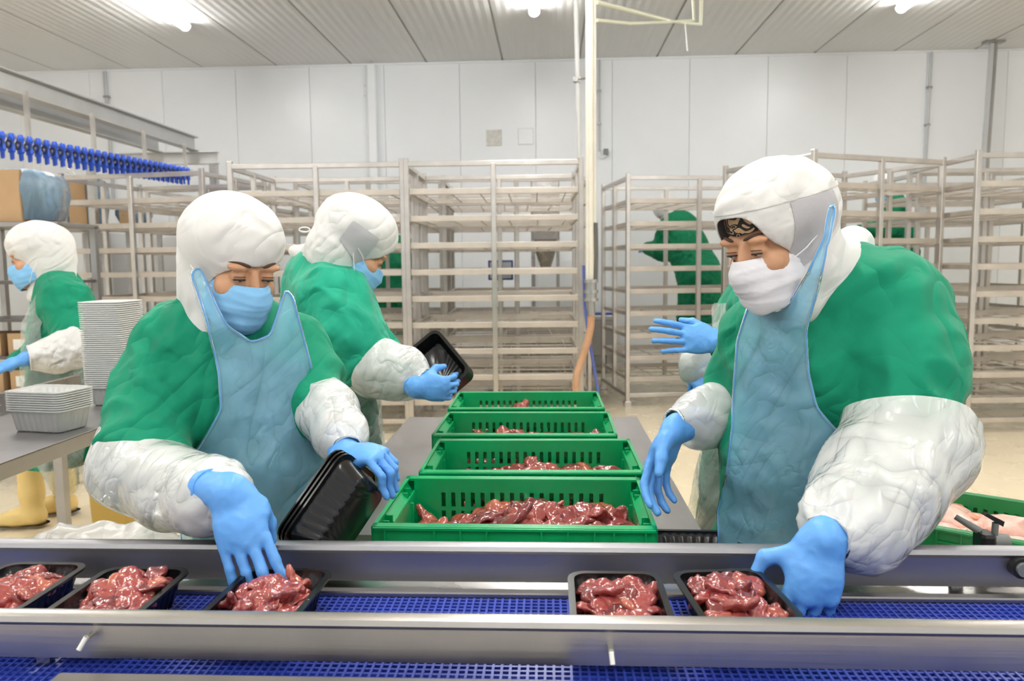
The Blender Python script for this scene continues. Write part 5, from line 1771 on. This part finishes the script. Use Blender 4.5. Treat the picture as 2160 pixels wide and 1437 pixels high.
# ---------------------------------------------------------------- worker behind the left one, turned away, holding a stack of black trays
def P2():
    hip = pt(700, 960, 2.70)
    root = person('person in white hood turned to the right, holding a stack of black trays', hip)
    h = Head(pt(748, 524, 2.56), cam_dir(.74, .38, -.52), cam_dir(.42, .15, .88), 1.08)
    fw = cam_dir(.85, .35, 0); fw[2] = 0; fw = unit(fw); rt = np.cross(fw, (0, 0, 1))
    J = J2(chest=pt(670, 690, 2.66), belly=pt(690, 830, 2.70), hip=hip, fwd=fw, right=rt,
           shr=pt(700, 630, 2.50), elr=pt(765, 780, 2.45), wrr=pt(900, 800, 2.45),
           shl=pt(740, 640, 2.80), ell=pt(820, 770, 2.80), wrl=pt(880, 800, 2.62))
    body = inner_body(root, h, J)
    eyes(h, root, body)
    mask(h, root, 'mask_blue', seed=23)
    T = Shape(.06)
    T.cone(pt(672, 620, 2.64), pt(675, 720, 2.66), .145, .165, (fw, .8))
    T.cone(pt(675, 720, 2.66), pt(705, 880, 2.72), .165, .165, (fw, .85))
    T.cone(pt(705, 880, 2.72), pt(715, 1000, 2.74), .165, .175, (fw, .85))
    T.cone(pt(715, 1000, 2.74), np.array((hip[0], hip[1], .40)), .175, .19, (fw, .85))
    G = Shape(.06); G.p = list(T.p)
    G.cone(pt(680, 590, 2.58), pt(706, 640, 2.50), .10, .115)
    G.chain([pt(702, 640, 2.50), pt(735, 705, 2.46), pt(772, 765, 2.44)], [.115, .105, .088])
    G.cone(pt(772, 765, 2.44), pt(870, 795, 2.44), .06, .045)
    G.chain([pt(735, 650, 2.78), pt(800, 750, 2.80), pt(860, 790, 2.66)], [.09, .07, .05])
    G.cone(pt(705, 565, 2.58), pt(680, 610, 2.62), .09, .12)
    gown(root, G, 'gown_teal', 45)
    def drape(s):
        s.cone(h.w((0, -.03, -.05)), h.w((0, .01, -.125)), .080, .060)
        s.cone(h.w((0, -.06, -.05)), pt(668, 548, 2.60), .078, .060)
        s.cone(pt(668, 545, 2.60), pt(622, 530, 2.62), .04, .022)
    ho, hs = hood(h, root, [((0, -.012, .056), (.100, .118, .100)), ((0, -.06, .040), (.090, .090, .094))], drape, face_open(.060, .060, -.15, .0, 3.2), seed=52, amp=.006, step=.009)
    V, Q = surf(hs, .009, off=.003, disp=folds(52, .006, (8, 8, 11), .002, (30, 30, 30)))
    L = h.loc(V)
    g = np.maximum.reduce([L[:, 2] - .046, -.045 - .4 * L[:, 1] - L[:, 2], L[:, 1] - .03, -.065 - L[:, 1], .03 - L[:, 0]])
    V2, Q2 = clip(V, Q, g)
    put('mesh_panel', V2, Q2, 'hood_mesh', root, ho)
    s = Shape(.018)
    h.ell(s, (0, -.010, .045), (.079, .099, .098))
    V, Q = surf(s, .008)
    L = h.loc(V)
    V, Q = clip(V, Q, np.maximum.reduce([.020 - L[:, 2], L[:, 2] - .07, -L[:, 1]]))
    put('headband', V, Q, 'band_black', root)
    # turned-down white collar flap
    cv = [pt(645, 512, 2.52), pt(648, 545, 2.50), pt(672, 562, 2.48), pt(704, 562, 2.46), pt(690, 545, 2.47), pt(665, 525, 2.50)]
    cV = np.array(cv); V2, Tt = thicken(np.concatenate([cV, cV.mean(0)[None] + .004 * (-cfw)]), np.array([(i, (i + 1) % 6, 6) for i in range(6)])[:, ::-1], .004)
    put('collar_flap', V2, Tt, 'hood_white', root, None, False)
    ci = [pt(752, 470, 2.2)]
    # tie loop at the back of the hood
    q = np.array(root.location)
    c0 = pt(652, 487, 2.58)
    MB().tube([c0 - q + crt * (.018 * math.cos(t) - .015) + cup * (.008 * math.sin(t) + .004) for t in np.linspace(0, 2 * math.pi, 15)], .0025, 6, False).obj('tie_loop', 'elastic', ho)
    # white film apron: bib edge at the front and skirt
    A = Shape(.06); A.p = list(T.p)
    A.cone(pt(760, 620, 2.72), pt(790, 760, 2.76), .06, .10)
    apron(root, A, [(712, 560), (745, 600), (785, 660), (806, 760), (830, 860), (812, 1000), (780, 1120), (700, 1120), (690, 900), (722, 815), (790, 770), (768, 680), (730, 600)], 'apron_clear', .014, 64, step=.012)
    film_sleeve(root, [pt(768, 752, 2.45), pt(790, 775, 2.44), pt(845, 788, 2.42), pt(895, 806, 2.37)], [.085, .092, .084, .036], seed=58, amp=.010)
    glove(root, pt(880, 818, 2.35), cam_dir(.85, .10, -.05), cam_dir(.15, -.90, -.15), 'R', [(.8, .9, .6)] * 4, thumb=(.6, .5, -.7), sc=1.0, cuff=.035, arm=pt(840, 790, 2.40) - pt(880, 818, 2.35))
    boots(root, J)
P2()
ty, tz = cam_dir(.62, -.30, -.72), cam_dir(-.30, -.62, .40)
tz_ = unit(tz - (tz @ ty) * ty)
tb = pt(934, 778, 2.54)
for i in range(11):
    o = link('food_tray', tray_me, None, None, None, 'black tray nested in the stack held by the hooded worker turned away' if i < 10 else 'empty black tray on top of the stack held by the hooded worker turned away', 'tray', 'stack of black trays held by the second worker')
    place_axes(o, tb + tz_ * (.0075 * i - .05), ty, tz)
    o.scale = (.92, .92, 1)

# ---------------------------------------------------------------- worker at the far left in profile
def P4():
    hip = pt(120, 850, 4.15)
    root = person('person in white hood and yellow boots, in profile at the far left', hip)
    h = Head(pt(80, 545, 4.08), cam_dir(-.90, -.30, -.22), cam_dir(-.10, 0, 1), 1.22)
    fw = cam_dir(-.97, -.2, 0); fw[2] = 0; fw = unit(fw); rt = np.cross(fw, (0, 0, 1))
    J = J2(chest=pt(125, 680, 4.15), belly=pt(120, 770, 4.15), hip=hip, fwd=fw, right=rt,
           shl=pt(140, 645, 4.02), ell=pt(172, 735, 3.95), wrl=pt(58, 755, 3.80),
           shr=pt(110, 645, 4.3), elr=pt(90, 740, 4.35), wrr=pt(30, 760, 4.2), feet=[at_z(138, 1085, 0), at_z(72, 1112, 0)])
    body = inner_body(root, h, J)
    eyes(h, root, body)
    mask(h, root, 'mask_blue', seed=33)
    T = Shape(.06)
    T.cone(pt(125, 630, 4.13), pt(128, 710, 4.15), .145, .165, (fw, .8))
    T.cone(pt(128, 710, 4.15), pt(128, 800, 4.15), .165, .17, (fw, .85))
    T.cone(pt(128, 800, 4.15), np.array((hip[0], hip[1], .45)), .17, .20, (fw, .85))
    G = Shape(.06); G.p = list(T.p)
    G.cone(pt(120, 600, 4.12), pt(140, 640, 4.02), .10, .12)
    G.chain([pt(142, 640, 4.02), pt(160, 690, 3.98), pt(166, 720, 3.95)], [.12, .105, .095])
    G.cone(pt(166, 725, 3.95), pt(80, 752, 3.84), .065, .05)
    G.chain([pt(110, 645, 4.28), pt(90, 740, 4.33), pt(40, 760, 4.2)], [.1, .07, .05])
    gown(root, G, 'gown_green', 65, step=.013)
    def drape(s):
        s.cone(h.w((0, -.02, -.05)), h.w((0, .03, -.150)), .088, .055)
        s.cone(h.w((0, -.06, -.04)), pt(130, 590, 4.12), .10, .075)
    hood(h, root, [((0, -.012, .060), (.100, .118, .100)), ((0, -.06, .030), (.090, .095, .098))], drape, face_open(.056, .024, -.12, .045, 3.2), seed=72, amp=.009, step=.011)
    A = Shape(.06); A.p = list(T.p)
    A.cone(pt(80, 640, 4.1), pt(75, 760, 4.1), .08, .10)
    apron(root, A, [(75, 620), (110, 600), (118, 620), (85, 690), (100, 790), (195, 760), (205, 800), (190, 900), (160, 1050), (120, 1060), (60, 950), (40, 800), (45, 680)], 'apron_clear', .016, 74, step=.014)
    film_sleeve(root, [pt(164, 702, 3.96), pt(165, 728, 3.94), pt(120, 748, 3.88), pt(62, 755, 3.81)], [.100, .104, .090, .060], 'sleeve_cloth', seed=78, amp=.012, step=.011)
    glove(root, pt(52, 758, 3.80), cam_dir(-.9, -.25, -.35), cam_dir(-.3, -.5, .8), 'L', [(.3, .4, .3)] * 4, thumb=(.6, .5, -.5), sc=1.25)
    b0, b1 = at_z(72, 1112, 0), at_z(138, 1085, 0)
    boots(root, J, pts=[b1, b0], top=.52)
P4()

# ---------------------------------------------------------------- person behind the right worker: only arm, hand and skirt show
def P5():
    hip = pt(1580, 930, 2.45)
    root = person('person mostly hidden behind the worker at the right, blue-gloved hand raised', hip)
    h = Head(pt(1640, 470, 2.40), cam_dir(-.85, -.3, -.35), cam_dir(-.2, 0, 1), 1.0)
    fw = cam_dir(-.95, -.3, 0); fw[2] = 0; fw = unit(fw); rt = np.cross(fw, (0, 0, 1))
    J = J2(chest=pt(1620, 700, 2.45), belly=pt(1600, 830, 2.45), hip=hip, fwd=fw, right=rt,
           shl=pt(1600, 660, 2.32), ell=pt(1600, 800, 2.3), wrl=pt(1520, 735, 2.25),
           shr=pt(1590, 660, 2.58), elr=pt(1570, 800, 2.6), wrr=pt(1500, 775, 2.45))
    body = inner_body(root, h, J)
    mask(h, root, 'mask_blue', seed=43)
    T = Shape(.06)
    T.cone(pt(1610, 650, 2.45), pt(1605, 740, 2.45), .13, .15, (fw, .85))
    T.cone(pt(1605, 740, 2.45), pt(1590, 900, 2.45), .15, .16, (fw, .9))
    T.cone(pt(1590, 900, 2.45), np.array((hip[0], hip[1], .40)), .16, .2, (fw, .85))
    G = Shape(.06); G.p = list(T.p)
    G.chain([pt(1600, 650, 2.34), pt(1602, 800, 2.3)], [.10, .075]); G.cone(pt(1602, 800, 2.3), pt(1545, 755, 2.26), .06, .045)
    G.chain([pt(1590, 650, 2.56), pt(1570, 800, 2.58)], [.10, .075]); G.cone(pt(1570, 800, 2.58), pt(1510, 780, 2.46), .05, .04)
    gown(root, G, 'gown_green', 85, step=.013)
    def drape(s):
        s.cone(h.w((0, -.03, -.05)), pt(1640, 600, 2.42), .085, .07)
    hood(h, root, [((0, -.012, .060), (.098, .115, .100))], drape, face_open(.058, .03, -.14, .02), seed=92, step=.012)
    A = Shape(.06); A.p = list(T.p)
    apron(root, A, [(1500, 640), (1560, 640), (1560, 900), (1560, 1250), (1440, 1250), (1450, 1050), (1475, 960), (1510, 800)], 'apron_clear', .03, 94, step=.014)
    film_sleeve(root, [pt(1590, 800, 2.30), pt(1560, 770, 2.27), pt(1528, 745, 2.245)], [.075, .07, .036], seed=98, step=.010)
    film_sleeve(root, [pt(1560, 800, 2.56), pt(1505, 795, 2.48), pt(1470, 775, 2.45), pt(1462, 762, 2.44)], [.075, .075, .055, .030], seed=108, step=.010, gather=False, open1=False)
    glove(root, pt(1512, 722, 2.24), cam_dir(-.93, -.1, .12), cam_dir(.1, -.95, .25), 'L', [(.12, .12, .1), (.05, .1, .1), (.1, .1, .1), (.12, .15, .1)], thumb=(.75, .5, -.4), sc=1.06, spread=.10, cuff=.02)
    V, Q = surf(Shape(.01).cone(pt(1522, 735, 2.24), pt(1530, 742, 2.245), .036, .038), .006, disp=lambda P, N: .004 * (ridge(P * 60) - .5))
    put('knitted_cuff', V, Q, 'cuff_knit', root)
    glove(root, pt(1502, 772, 2.44), cam_dir(-.4, -.3, -.5), cam_dir(-.4, -.7, .3), 'R', [(.9, .9, .5)] * 4, sc=1.0)
    boots(root, J)
P5()

# ---------------------------------------------------------------- workers glimpsed through the racks
def far_worker(px_, py_, Y, facing, bend, label, seed, sc=1.0, lift=0.0):
    c = at_y(px_, py_, Y)
    foot = np.array((c[0], Y, 0.0))
    root = person(label, foot)
    fw = unit((math.cos(facing), math.sin(facing), 0)); rt = np.cross(fw, (0, 0, 1))
    hip = foot + np.array((0, 0, .92)) * sc
    up = unit(np.array((0, 0, 1)) * math.cos(bend) + fw * math.sin(bend))
    ch = hip + up * .42 * sc; nk = hip + up * .58 * sc
    ho = nk + unit(up + fw * .4) * .17 * sc
    h = Head(ho, unit(fw - np.array((0, 0, .5 + bend))), unit(up), 1.1 * sc)
    J = J2(chest=ch, belly=hip + up * .2, hip=hip, fwd=fw, right=rt)
    for q, n_ in ((1, 'r'), (-1, 'l')):
        sh_ = nk - up * .06 + rt * .19 * q
        J['sh' + n_] = sh_; J['el' + n_] = sh_ + fw * .10 - np.array((0, 0, .27)); J['wr' + n_] = J['el' + n_] + fw * .24 + np.array((0, 0, .02))
    inner_body(root, h, J)
    T = Shape(.07)
    q_ = sc * 1.12
    T.cone(nk - up * .06, ch - up * .1, .15 * q_, .18 * q_, (fw, .75)); T.cone(ch - up * .1, hip, .18 * q_, .19 * q_, (fw, .85)); T.cone(hip, foot + np.array((0, 0, .45)), .19 * q_, .21 * q_, (fw, .85))
    for n_ in 'rl':
        T.chain([J['sh' + n_], J['el' + n_], J['wr' + n_]], [.10 * q_, .085 * q_, .06 * q_])
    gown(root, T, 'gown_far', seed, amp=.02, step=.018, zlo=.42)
    def drape(s):
        s.cone(h.w((0, -.03, -.05)), nk, .09, .09)
    hood(h, root, [((0, -.012, .060), (.105, .12, .11))], drape, face_open(.058, .03, -.12, .02), seed=seed + 3, step=.016)
    mask(h, root, 'mask_blue', seed=seed)
    for n_ in 'rl':
        glove(root, J['wr' + n_], fw, np.array((0, 0, 1.0)), n_.upper(), [(.3, .3, .2)] * 4, sc=1.05)
    boots(root, J)
    if lift:
        root.location.z = lift
        t = thing('work_platform', 'low steel platform under the standing far person', 'platform', (foot[0], foot[1], 0))
        MB().cbox((-.5, -.35, lift - .03), (.5, .35, lift - .001), .004).obj('deck', 'steel', t)
        for sx_ in (-.46, .46):
            for sy_ in (-.31, .31):
                MB().beam((sx_, sy_, 0), (sx_, sy_, lift - .03), .04, .04).obj('leg', 'steel', t)
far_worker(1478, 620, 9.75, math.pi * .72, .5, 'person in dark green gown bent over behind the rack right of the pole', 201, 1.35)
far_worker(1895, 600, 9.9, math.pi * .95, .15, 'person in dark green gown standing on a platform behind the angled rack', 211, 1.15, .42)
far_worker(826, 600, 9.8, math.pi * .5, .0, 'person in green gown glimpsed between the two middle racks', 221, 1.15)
